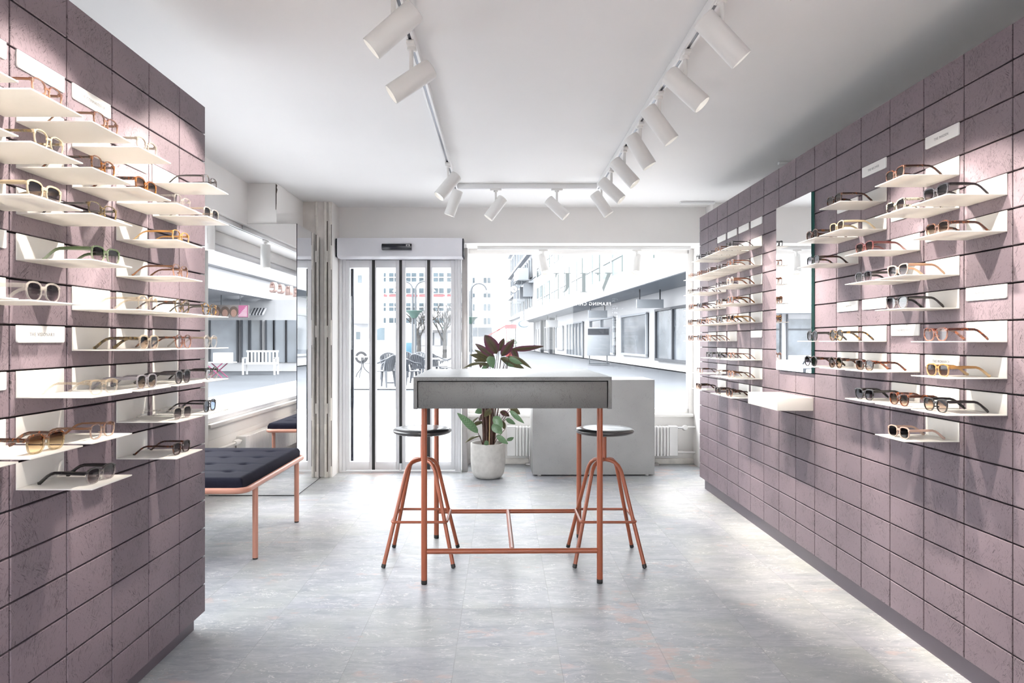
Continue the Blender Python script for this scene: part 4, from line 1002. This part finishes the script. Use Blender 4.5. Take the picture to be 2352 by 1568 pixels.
# far office building
yo = 80.0
ob = empty('street_office', (at(960,0,yo).x, yo+5, GZ), 0, 'white office building with rows of windows seen through the glass door', 'building')
def P3(px, py, y): p = at(px, py, y); return p.x, p.z
x0 = at(850,0,yo).x; x1 = at(1078,0,yo).x
loc(MB().box(x0, x1, yo, yo+10, GZ-.02, 17).build('wall', E['render']), ob)
for (pa, pb) in ((627,647),(662,673.5),(696,714),(730,741.5)):
    for c0 in (863,894,933,963,996,1027,1052):
        xa, za = P3(c0, pa, yo); xb, zb = P3(c0+23, pb, yo)
        f = loc(MB().box(xa, xb, yo-.06, yo-.001, zb, za).build('window', E['winblue']), ob)
        b = MB(); xm = (xa+xb)/2
        b.box(xm-.05, xm+.05, yo-.16, yo-.061, zb, za).box(xa, xb, yo-.14, yo-.061, zb-.08, zb-.001)
        if pb-pa > 15: b.box(xa, xb, yo-.14, yo-.061, (za+zb)/2-.06, (za+zb)/2+.06)
        b.build('mullions', E['render'], f)
for c0 in (863,894,933,963,996,1027):
    xa, za = P3(c0, 676.5, yo); xb, zb = P3(c0+26, 681, yo); loc(MB().box(xa, xb, yo-.1, yo-.001, zb, za).build('red_band', E['pinkred']), ob)
xa, za = P3(860, 764, yo); xb, zb = P3(1060, 793, yo); loc(MB().box(xa, xb, yo-.05, yo-.001, zb, za).build('shopfront', E['mid']), ob)
b = MB()
for px in (890, 915, 945, 975, 1005, 1035): xq = at(px,0,yo).x; b.box(xq-.35, xq+.35, yo-.2, yo-.051, zb, za)
loc(b.build('shop_piers', E['render']), ob)
xa, za = P3(856, 751, yo); xb, zb = P3(1070, 758, yo); loc(MB().box(xa, xb, yo-2.2, yo-.001, zb, za).build('canopy', E['render']), ob)
# white building on the left, closer
yb = 46.0
b2 = empty('street_building', (at(800,0,yb).x, yb+3, GZ), 0, 'plain white building at the left edge of the door view', 'building')
loc(MB().box(-24, at(846,0,yb).x, yb, yb+6, GZ-.02, 16).build('wall', E['render']), b2)
loc(MB().box(at(812,0,yb).x, at(852,0,yb).x, yb-1.6, yb-.001, 2.3, 2.55).build('awning', E['render2']), b2)
for (px, py) in ((822,770),(826,640)):
    xa, za = P3(px-4, py-8, yb); xb, zb = P3(px+5, py+9, yb); loc(MB().box(xa, xb, yb-.04, yb-.001, zb, za).build('window', E['winblue']), b2)

f = None
for k in range(3):
    xx = -19.0 + k*2.1
    f = loc(MB().box(xx, xx+1.6, yb-.06, yb-.001, .3, 2.6).build('shop_window', E['mid']), b2)
    MB().box(xx-.09, xx, yb-.15, yb-.061, .0, 3.0).box(xx+1.6, xx+1.69, yb-.15, yb-.061, 0, 3.0).box(xx, xx+1.6, yb-.12, yb-.061, 1.9, 2.0).build('bars', E['frame'], f)
loc(MB().box(-21, -12.4, yb-1.8, yb-.16, 2.95, 3.5).build('canopy', E['render2']), b2)
# van
yv = 38.5
vx = at(812,0,yv).x
van = empty('van', (vx+1.2, yv, GZ), 0, 'white van parked beyond the cafe terrace, seen through the left door leaves', 'van')
prof = [(0,.35),(0,.85),(.12,1.05),(.75,1.22),(1.25,1.95),(1.45,2.12),(3.2,2.16),(3.2,.35)]
loc(MB().prism([(vx+x, GZ+z) for x, z in prof], yv, yv+1.8, 'y').build('body', E['vanwhite'], bevel=.03), van)
loc(MB().prism([(vx+.86, GZ+1.27),(vx+1.27, GZ+1.86),(vx+1.45, GZ+1.95),(vx+1.7, GZ+1.95),(vx+1.7, GZ+1.27)], yv-.012, yv-.001, 'y').build('side_window', E['winblue']), van)
loc(MB().box(vx+1.92, vx+3.0, yv-.012, yv-.001, GZ+.75, GZ+1.8).build('side_panel', E['render2']), van)
for wx in (.42, 2.75):
    wh = loc(MB().tube([(vx+wx, yv-.03, GZ+.33), (vx+wx, yv+.2, GZ+.33)], .33, 24).build('wheel', E['tyre'], smooth=40), van)
    MB().tube([(vx+wx, yv-.045, GZ+.33), (vx+wx, yv-.031, GZ+.33)], .19, 20).build('hub_cap', E['benchw'], wh)

def street_lamp(px, y, zbowl, ztop, label):
    x = at(px,0,y).x; t = empty('street_lamp', (x, y, GZ), 0, label, 'street lamp', 'street lamps outside')
    MB().tube([(0,0,0),(0,0,.6)], .10, 12).tube([(-.06,0,.5),(-.06,0,ztop-.35)], .045, 8).tube([(.06,0,.5),(.06,0,ztop-.35)], .045, 8).build('pole', E['post'], t, smooth=50)
    for s in (-1, 1):
        r = .36
        MB().tube([(s*.06,0,ztop-.4)] + [(s*(.06+r-r*math.cos(a)), 0, ztop-.35+r*math.sin(a)) for a in [PI*i/10 for i in range(11)]], .032, 8).build('arm', E['post'], t, smooth=60)
        MB().lathe([(0,.12),(.06,.10),(.15,0),(.0,-.03)], 14, c=(s*(.06+2*r),0,ztop-.42)).build('lamp_head', E['render'], t, smooth=50)
    MB().lathe([(0,-.28),(.12,-.27),(.20,-.14),(.25,-.08),(.27,-.05),(.36,0),(.37,.04),(.33,.05),(.0,.03)], 20, c=(0,0,zbowl), caps=False).build('planter_bowl', E['teal'], t, smooth=50)
    return t
street_lamp(951, 30, 2.47, 3.75, 'double armed street lamp with green planter bowl behind third door leaf')
street_lamp(1023, 62, 2.40, 4.1, 'smaller double armed street lamp with green bowl behind the rightmost door leaf')
street_lamp(1079, 33, 2.30, 3.9, 'street lamp with green bowl at the left edge of the big window')

def bare_tree(px, y, h, seed, label):
    rnd = random.Random(seed); x = at(px,0,y).x; o = empty('bare_tree', (x, y, GZ), 0, label, 'tree', 'bare trees outside')
    tr = MB(); tr.tube([(0,0,0),(.02,0,h*.2),(-.02,.02,h*.36)], [.17,.13,.11], 8); tr.build('trunk', E['bark'], o, smooth=60)
    br = MB()
    def grow(p, d, l, r, lev):
        q = p + d*l; mid = p + d*l*.5 + Vector((rnd.uniform(-1,1), rnd.uniform(-1,1), .3))*l*.10
        br.tube([p, mid, q], [r, r*.85, r*.65], 5, caps=False)
        if lev == 0: return
        for k in range(3):
            nd = (d + Vector((rnd.uniform(-1,1), rnd.uniform(-1,1), rnd.uniform(-.25,.75)))*.75).normalized()
            grow(p + d*l*rnd.uniform(.55, 1), nd, l*rnd.uniform(.55,.8), r*.6, lev-1)
    for k in range(6):
        a = k*2*PI/6+rnd.random(); grow(Vector((-.02,.02,h*rnd.uniform(.2,.36))), Vector((math.cos(a)*.5, math.sin(a)*.5, 1)).normalized(), h*.24, .06, 3)
    br.build('branches', E['bark'], o)
bare_tree(962, 47, 4.4, 3, 'bare pollarded tree behind the third door leaf')
bare_tree(1021, 50, 5.0, 8, 'bare pollarded tree behind the rightmost door leaf')

# cafe chairs and tables
def make_chair(mat, label):
    t = empty('cafe_chair', (0,0,0), 0, label, 'chair', 'plastic chairs on the cafe terrace')
    MB().cbox(-.23, .23, -.22, .22, .42, .445, .01).build('seat', mat, t)
    b = MB(); n = 9
    for i in range(n):       # slatted shell back
        a = PI*(.12+.76*i/(n-1)); x = .25*math.cos(a); y = .10+.14*math.sin(a)
        hh = .84 - .10*abs(math.cos(a))**2
        b.tube([(x*.9, y-.03, .44), (x, y, .62), (x*1.04, y+.05, hh)], [.030,.030,.034], 6)
    b.tube([(.262*math.cos(a_), .15+.14*math.sin(a_)+.0, .85-.11*math.cos(a_)**2) for a_ in [PI*(.02+.96*i/14) for i in range(15)]], .022, 8).build('backrest', mat, t, smooth=60)
    for s in (-1, 1):
        MB().tube([(s*.255,.15,.74),(s*.29,-.02,.66),(s*.28,-.18,.64),(s*.25,-.22,.56)], .022, 8, flat=.6).build('armrest', mat, t, smooth=60)
        for sy in (-1, 1):
            MB().tube([(s*.25, sy*.21, 0), (s*.22, sy*.17, .43)], [.022,.04], 8).build('leg', mat, t, smooth=60)
    return t
CH = [(882,19.0,-1.9,1,'light grey plastic chair nearest the viewer on the left of the terrace table'), (893,22.6,.2,0,'dark plastic chair behind the terrace table, seen in the second door leaf'),
      (926,24.2,-.2,0,'dark plastic chair behind the terrace table, half hidden by the middle door bar'), (945,18.9,1.9,0,'dark plastic chair right of the terrace table, in the third door leaf'),
      (965,23.6,.1,1,'light grey plastic chair at the far terrace table'), (968,20.8,2.5,0,'dark plastic chair beside the far table, near the third door bar'), (1007,22.3,1.2,0,'dark plastic chair seen in the rightmost door leaf'), (1030,21.3,-1.6,0,'dark plastic chair at the right edge of the rightmost door leaf')]
cp = [make_chair(E['chair'], ''), make_chair(E['chairlight'], '')]
for (px, y, rz, kind, lab) in CH:
    c = copy_tree(cp[kind]); c.location = (at(px,0,y).x, y, GZ); c.rotation_euler = (0,0,rz); c['label'] = lab
c = copy_tree(cp[0]); c.location = (-5.75, 20.6, GZ); c.rotation_euler = (0,0,2.0); c['label'] = 'dark plastic chair seen only in the mirror on the right wall'
for c in cp:
    for ch in list(c.children): bpy.data.objects.remove(ch)
    bpy.data.objects.remove(c)
def cafe_table(px, y, r, label, iron=False):
    t = empty('cafe_table', (at(px,0,y).x, y, GZ), 0, label, 'table', 'tables on the cafe terrace')
    MB().lathe([(0,.685),(r,.685),(r,.715),(0,.715)], 28).build('table_top', E['tabletop'], t)
    if iron:
        for k in range(3):
            a = k*2*PI/3+.4; MB().tube([(.03*math.cos(a),.03*math.sin(a),.69),(.035*math.cos(a),.035*math.sin(a),.38),(.10*math.cos(a),.10*math.sin(a),.26),(.26*math.cos(a),.26*math.sin(a),.12),(.31*math.cos(a),.31*math.sin(a),0)], .018, 7).build('leg', E['frame'], t, smooth=60)
    else:
        MB().tube([(0,0,.03),(0,0,.69)], .04, 10).build('post', E['chair'], t, smooth=50)
        MB().cbox(-.28, .28, -.05, .05, 0, .035, .01).cbox(-.05, .05, -.28, .28, 0, .03, .01).build('base', E['chair'], t)
cafe_table(911, 20.7, .33, 'white round table among the dark chairs in second door leaf')
cafe_table(984, 21.4, .36, 'white round table behind the third door bar')
cafe_table(832, 24.0, .36, 'round terrace table on an iron three legged base, leftmost door leaf', True)
x_, z_ = P3(939, 798, 29)
t = empty('notice_board', (x_, 29, GZ), 0, 'blue notice board standing behind the cafe chairs in the third door leaf', 'sign')
loc(MB().box(x_-.115, x_+.115, 28.97, 29.0, .62, 1.14).build('panel', E['blue'], bevel=.01), t)
loc(MB().box(x_-.10, x_-.07, 28.975, 28.995, GZ, .62).box(x_+.07, x_+.10, 28.975, 28.995, GZ, .62).build('post', E['post']), t)

# arcade building on the right of the street (local: x' across, y' along)
SA = math.radians(3.27)
ar = empty('street_arcade', (7.3, 27.7, GZ), SA, 'long white shop building with a projecting canopy seen through the right of window', 'building')
MB().box(0, 9, -9, 57, 0, 14).build('wall', E['render'], ar)
cn = MB().box(-1.85, -.001, -9, 57, 3.42, 4.25).build('canopy', E['render'], ar)
MB().box(-1.8, -.05, -8.9, 56.9, 3.405, 3.4195).build('soffit', E['render2'], cn)
# upper windows
for zz in ((5.0, 7.3), (8.6, 10.9)):
    for k in range(10):
        y0 = -8 + k*6.4
        f = MB().box(-.06, -.001, y0, y0+5.2, zz[0], zz[1]).build('upper_window', E['wingreen'], ar)
        MB().box(-.13, -.061, y0+2.5, y0+2.65, zz[0], zz[1]).box(-.13, -.061, y0, y0+5.2, zz[0]+.9, zz[0]+1.0).build('mullions', E['render'], f)
# shopfronts under the canopy: (y'0, y'1, z0, z1, mat)
def shop(y0, y1, z0, z1, mat, bars, barm=None, nm='shop_window'):
    f = MB().box(-.07, -.001, y0, y1, z0, z1).build(nm, E[mat], ar)
    b = MB()
    for q in range(bars+1):
        yy = y0 + (y1-y0)*q/bars; b.box(-.16, -.071, yy-.07, yy+.07, z0, z1)
    b.box(-.16, -.071, y0-.07, y1+.07, z0-.08, z0+.04).box(-.16, -.071, y0-.07, y1+.07, z1-.05, z1+.05)
    b.build('bars', E[barm or 'frame'], f); return f
shop(-6.0, 4.2, .42, 2.6, 'mid', 4)
shop(5.8, 11.0, .55, 2.55, 'mid', 1, 'render2')
shop(13.0, 20.5, .5, 2.6, 'mid', 2, 'render2')
shop(23.5, 31.0, .1, 2.6, 'mid', 5, 'render2', 'shutter')
shop(33.5, 38.0, .5, 2.5, 'mid', 1, 'render2')
shop(42.0, 55.0, .1, 2.6, 'dark', 6, 'render')
for yy in (40.0, 47.5): MB().box(-.5, -.171, yy-.45, yy+.45, 0, 3.40).build('pillar', E['frame'], ar)
def hang(name, yl, xl0, xl1, z0, z1, mat, label, cat='sign'):
    """board hung under the canopy, facing along the street"""
    R = Matrix.Rotation(SA, 3, 'Z'); p = Vector((7.3, 27.7, GZ)) + R @ Vector(((xl0+xl1)/2, yl, (z0+z1)/2))
    t = empty(name, p, SA, label, cat, 'boards hung under the arcade canopy'); w, h = (xl1-xl0)/2, (z1-z0)/2
    MB().box(-w, w, -.06, .06, -h, h).build('board', E[mat], t)
    MB().box(-w*.8, -w*.8+.05, -.02, .02, h, 3.40-z1+h).box(w*.8-.05, w*.8, -.02, .02, h, 3.40-z1+h).build('hanger', E['frame'], t)
    return t
hang('street_sign', 2.2, -1.5, -.35, 2.62, 2.98, 'render2', 'pale grey board hung under the canopy, nearest the window')
hang('street_sign', 13.0, -1.6, -.5, 2.55, 2.98, 'render2', 'white board hung under the canopy below the window slogan')
hang('street_sign', 33.0, -1.6, -.6, 2.4, 3.0, 'render', 'small white board hung far along under the canopy')
sp_ = empty('poster_stand', (0,0,0), SA, 'white poster stand on the pavement under the canopy', 'sign')
sp_.location = Vector((7.3,27.7,GZ-.0)) + Matrix.Rotation(SA,3,'Z') @ Vector((-1.6, 10.0, 0))
MB().box(-.62, .62, -.04, .04, .45, 1.95).build('panel', E['render2'], sp_, bevel=.02)
MB().box(-.56, .56, -.05, -.041, 1.55, 1.88).build('header', E['frame'], sp_)
MB().box(-.5, -.45, -.03, .03, 0, .45).box(.45, .5, -.03, .03, 0, .45).box(-.55, .55, -.25, .25, 0, .05).build('stand', E['post'], sp_)
# ornate building further down
on = empty('street_house', Vector((7.3,27.7,GZ)) + Matrix.Rotation(SA,3,'Z') @ Vector((0, 57.2, 0)), SA, 'tall old white house with balcony and brackets beyond the arcade', 'building')
MB().box(-.2, 9, 0, 40, 0, 22).build('wall', E['render'], on)
for zz in (4.6, 8.2, 11.9, 15.6): MB().box(-.75, -.201, 0, 40, zz, zz+.35).build('cornice', E['render2'], on)
for k in range(7):
    for zz in (5.4, 9.0, 12.7):
        f = MB().box(-.26, -.201, 2+k*5.4, 4.4+k*5.4, zz, zz+2.3).build('window', E['winblue'], on)
        MB().box(-.4, -.261, 1.8+k*5.4, 2.0+k*5.4, zz, zz+2.4).box(-.4, -.261, 4.4+k*5.4, 4.6+k*5.4, zz, zz+2.4).build('surround', E['render2'], f)
    if k < 4: MB().box(-1.3, -.201, 1.2+k*5.4+.1, 1.8+k*5.4, 6.6, 8.19).build('bracket', E['render2'], on)
bc = MB().box(-2.0, -.76, .5, 7.5, 8.56, 10.0).build('balcony', E['render2'], on)
# bracket clock
cxp, czp = P3(1180, 664, 84)
ck = empty('street_clock', (cxp, 84, czp), 0, 'round white street clock on a scroll bracket beyond the arcade', 'clock')
MB().tube([(0,-.09,0),(0,.09,0)], .47, 28).build('case', E['post'], ck, smooth=40)
MB().tube([(0,-.105,0),(0,-.091,0)], .41, 28).build('dial', E['render'], ck, smooth=40)
MB().box(-.02, .02, -.118, -.106, -.02, .30).prism([(-.02,.02),(.16,-.22),(.20,-.20),(.03,.05)], -.118, -.106, 'y').build('hands', E['frame'], ck)
MB().tube([(0,0,.46),(0,0,.8),(.5,0,1.05),(1.2,0,1.0),(2.0,0,1.05),(2.6,0,1.5)], .06, 8).tube(arc((.7,0,.8),(1,0,0),(0,0,1),.28,0,2*PI,14), .04, 6).build('bracket', E['post'], ck, smooth=60)
# far white building
yf = 118.0
fb = empty('street_house', (at(1110,0,yf).x, yf+4, GZ), 0, 'pale far house with small windows at the left of the big window', 'building')
loc(MB().box(at(1040,0,yf).x, at(1130,0,yf).x, yf, yf+8, GZ-.02, 13.5).build('wall', E['render']), fb)
for (pa, pb) in ((638,649),(674,682),(698,713),(730,744)):
    for c0 in (1050,1074,1084,1111,1120):
        xa, za = P3(c0, pa, yf); xb, zb = P3(c0+6, pb, yf); loc(MB().box(xa, xb, yf-.1, yf-.001, zb, za).build('window', E['winblue']), fb)
xa, za = P3(1040, 752, yf); xb, zb = P3(1130, 772, yf); loc(MB().box(xa, xb, yf-.1, yf-.001, zb, za).build('shopfront', E['mid']), fb)
# red awning, red sign and oval sign in front of the far shops
ya = 70.0
xa, za = P3(1122, 769, ya); xb, zb = P3(1163, 745, ya)
aw = empty('awning', ((xa+xb)/2, ya, za), 0, 'red slanted shop awning far down the street', 'awning')
loc(MB().prism([(xa, za), (xb, zb), (xb, zb-.12), (xa, za-.10)], ya, ya+3, 'y').build('canvas', E['red']), aw)
loc(MB().box(xb-.02, xb+.06, ya, ya+.06, GZ, zb).build('post', E['red']), aw)
ys = 66.0
xa, za = P3(1159, 745, ys); xb, zb = P3(1186, 754.5, ys)
rs_ = empty('shop_sign', ((xa+xb)/2, ys, zb), 0, 'pale red rectangular shop sign above the plant leaves', 'sign')
loc(MB().box(xa, xb, ys-.06, ys, zb, za).build('board', E['pinkred']), rs_); loc(MB().box(xb-.1, xb-.02, ys-.03, ys, GZ, zb).build('post', E['frame']), rs_)
yq = 60.0; xo_, zo_ = P3(1203, 744, yq)
ov = empty('street_oval_sign', (xo_, yq, zo_), 0, 'white oval shop sign with blue edge under the canopy', 'sign')
MB().prism([(.48*math.cos(a), .30*math.sin(a)) for a in [2*PI*i/28 for i in range(28)]], -.05, .05, 'y').build('board', E['blue'], ov)
MB().prism([(.06+.42*math.cos(a), .03+.24*math.sin(a)) for a in [2*PI*i/28 for i in range(28)]], -.07, -.051, 'y').build('face', E['render'], ov)
MB().box(-.03, .03, -.02, .02, .29, 4.2-zo_).build('hanger', E['frame'], ov)
# potted shrub and crates near the far shops
xp_, zp_ = P3(1172, 800, 55); t = empty('street_planter', (xp_, 55, GZ), 0, 'small green shrub in a red tub beyond the plant leaves', 'plant')
MB().lathe([(0,0),(.35,0),(.42,.5),(0,.5)], 14).build('tub', E['red'], t)
rnd = random.Random(4); b = MB()
for k in range(120):
    v = Vector((rnd.gauss(0,1), rnd.gauss(0,1), rnd.gauss(0,1))).normalized()*rnd.uniform(.2,.55); p = Vector((0,0,1.0))+v; u = Vector((rnd.uniform(-1,1),rnd.uniform(-1,1),rnd.uniform(-1,1))).normalized()*.12; w_ = v.cross(u).normalized()*.05
    b.add([p-u, p+w_, p+u, p-w_], [(0,1,2,3)])
b.tube([(0,0,.45),(0,0,1.0)], .04, 6).build('foliage', E['foliage'], t)

# ---- across the side street, seen in the tall mirror (virtual depth -> real)
def mv(px, py, zv): p = at(px, py, zv); return p.x, 2*ZM - zv, p.z
sb = empty('street_shop', (-11.5, -20, GZ), 0, 'white shop with canopy and glass front across the side street, reflected in mirror', 'building')
yS = 2*ZM-30.0
E['midlight'] = plain('pale shop glass', (.15, .165, .185), .3, var=.3, scale=.9)
loc(MB().box(-15, -6.5, yS-6, yS, GZ-.05, 2.96).build('wall', E['render']), sb)
cn = loc(MB().box(-16, -9.7, yS-6, -9.0, 2.96, 3.7).build('canopy', E['render']), sb)
loc(MB().box(-16, -9.4, yS-6, -8.0, 3.71, 12).build('upper_wall', E['render']), sb)
loc(MB().box(-9.39, -5.0, yS-10, yS-6.01, GZ, 11).build('side_wing', E['render']), sb)
rnd = random.Random(2)
for i in range(9):
    xx, yy = -10.4-(i%3)*1.5, (-12.2, -16.3, -18.2)[i//3]
    loc(MB().lathe([(0,2.82),(.18,2.84),(.36,2.93),(.38,2.959),(0,2.959)], 18, c=(xx,yy,0)).build('ceiling_lamp', E['render'], smooth=50), sb)
for (pa, pb, m_) in ((482,543,'midlight'),(556,572,'midlight'),(573,597,'mid'),(612,628,'midlight'),(630,656,'midlight'),(658,683,'midlight')):
    xa, _, za = mv(pa, 735, 29.9); xb, _, zb = mv(pb, 832, 29.9)
    f = loc(MB().box(min(xa,xb), max(xa,xb), yS+.001, yS+.06, zb, za).build('shop_window', E[m_]), sb)
    MB().box(min(xa,xb)-.06, min(xa,xb), yS+.001, yS+.12, zb, za).box(max(xa,xb), max(xa,xb)+.06, yS+.001, yS+.12, zb, za).build('frame', E['frame'], f)
# striped blind
xa, _, za = mv(573, 706, 29.5); xb, _, zb = mv(605, 721, 29.5)
sbl = empty('striped_awning', ((xa+xb)/2, 2*ZM-29.5, za), 0, 'black and white striped awning over the shop door, in the mirror', 'awning')
n = 9
for k in range(n):
    a0, a1 = xa+(xb-xa)*k/n, xa+(xb-xa)*(k+1)/n
    loc(MB().prism([(2*ZM-29.5, zb), (yS+.13, za), (yS+.13, za-.05), (2*ZM-29.5, zb-.05)], a0, a1-.001, 'x').build('stripe', E['frame' if k % 2 else 'render']), sbl)
# banner with three printed portraits and a pink panel
zv = 26.0
xa, yB, za = mv(488, 700, zv); xb, _, zb = mv(571, 729, zv); xm, _, _ = mv(548, 0, zv)
bn_ = empty('banner', ((xa+xb)/2, yB, (za+zb)/2), 0, 'hanging banner with three children portraits and a pink panel, in the mirror', 'banner')
loc(MB().box(xa, xb, yB-.05, yB, zb, za).build('panel', E['banner']), bn_)
loc(MB().box(xm, xb-.03, yB+.001, yB+.008, zb+.02, za-.02).build('pink_panel', E['pink']), bn_)
for k, px in enumerate((497, 517, 537)):
    hx, _, hz = mv(px, 717, zv)
    loc(MB().prism([(hx+.165*math.cos(a), hz+.03+.19*math.sin(a)) for a in [2*PI*i/20 for i in range(20)]], yB+.001, yB+.006, 'y').build('printed_hair', E['hair']), bn_)
    loc(MB().prism([(hx+.105*math.cos(a), hz-.03+.14*math.sin(a)) for a in [2*PI*i/20 for i in range(20)]], yB+.0065, yB+.010, 'y').build('printed_face', E['skin']), bn_)
for k in range(8):
    zz = zb+.05+k*.048; loc(MB().box(xb-.06-.04*(8-k), xb-.06, yB+.0085, yB+.010, zz, zz+.018).build('text_line', E['benchw']), bn_)
loc(MB().box(xa+.3, xa+.33, yB-.03, yB-.01, za, 2.9).box(xb-.33, xb-.3, yB-.03, yB-.01, za, 2.9).build('hanger', E['frame']), bn_)
# channel letters on the canopy edge
for k, (px, py, ch, sz) in enumerate(((629,656,'e',.66),(646,660,'e',.62),(664,664,'n',.62),(681,668,'a',.62))):
    lx, ly, lz = mv(px, py, 27.4 + k*.9)
    l = text_mesh('street_sign_letter', ch, 1.35*sz, E['letterpink'], None, extrude=.07); l.location = (lx, ly, lz); l.rotation_euler = (PI/2, 0, PI+.62)
    tag(l, f'salmon raised roof letter, {ORD[k]} from the left in the mirror', 'letter', 'raised letters above the side shop canopy')
# white slatted garden bench
bx_, by_, _ = mv(599, 840, 27.2)
gb = empty('garden_bench', (bx_, by_, GZ-.06), PI, 'white slatted garden bench outside the side shop, in the mirror', 'bench')
for k in range(9): MB().box(-.56+k*.14-.03, -.56+k*.14+.03, .18, .21, .45, .88).build('back_slat', E['benchw'], gb)
MB().box(-.62, .62, .17, .22, .86, .93).box(-.62, .62, .17, .22, .42, .47).build('back_rail', E['benchw'], gb)
for k in range(4): MB().box(-.60, .60, -.25+k*.105, -.16+k*.105, .40, .425).build('seat_slat', E['benchw'], gb)
for sx in (-1, 1):
    MB().box(sx*.6-.03, sx*.6+.03, -.26, .22, .62, .66).build('armrest', E['benchw'], gb)
    for sy in (-.23, .19): MB().box(sx*.6-.03, sx*.6+.03, sy-.03, sy+.03, 0, .64).build('leg', E['benchw'], gb)
# folding table with magenta legs, laden with boxes
tx_, ty_, _ = mv(498, 845, 25.0)
ft = empty('folding_table', (tx_, ty_, GZ-.06), 0, 'small folding table on crossed magenta legs, in the mirror', 'table')
MB().box(-.6, .6, -.3, .3, .52, .55).build('table_top', E['benchw'], ft)
for sy in (-.25, .25):
    MB().tube([(-.3, sy, 0), (.3, sy, .52)], .02, 6).tube([(.3, sy+.03, 0), (-.3, sy+.03, .52)], .02, 6).build('crossed_legs', E['magenta'], ft)
b = MB().box(tx_-.05, tx_+.5, ty_-.2, ty_+.2, GZ+.491, GZ+.82).build('box', E['benchw']); tag(b, 'white printed box standing on the folding table, in the mirror', 'box')

# ------------------------------------------------------------------ world and render look
w = bpy.data.worlds.new('overcast sky'); SC.world = w; w.use_nodes = True; nt = w.node_tree; nt.nodes.clear()
o = nt.nodes.new('ShaderNodeOutputWorld'); bg = nt.nodes.new('ShaderNodeBackground'); tcw = nt.nodes.new('ShaderNodeTexCoord'); nz = nt.nodes.new('ShaderNodeTexNoise'); nz.inputs['Scale'].default_value = 2.0
rp = nt.nodes.new('ShaderNodeMix'); rp.data_type = 'RGBA'; rp.inputs[6].default_value = (.90,.95,1,1); rp.inputs[7].default_value = (1,1,1,1)
nt.links.new(tcw.outputs['Generated'], nz.inputs['Vector']); nt.links.new(nz.outputs[0], rp.inputs[0]); nt.links.new(rp.outputs[2], bg.inputs[0]); nt.links.new(bg.outputs[0], o.inputs[0])
bg.inputs[1].default_value = 9.0
vs_ = SC.view_settings; SC.display_settings.display_device = 'sRGB'; vs_.view_transform = 'Standard'; vs_.look = 'None'; vs_.gamma = 1; vs_.use_curve_mapping = False; vs_.exposure = 0.45
cy = SC.cycles; cy.adaptive_threshold = .03; cy.max_bounces = 9; cy.diffuse_bounces = 5; cy.glossy_bounces = 5; cy.transmission_bounces = 6; cy.transparent_max_bounces = 20; cy.use_denoising = True; cy.caustics_reflective = False; cy.caustics_refractive = False
cy.sample_clamp_indirect = 8.0
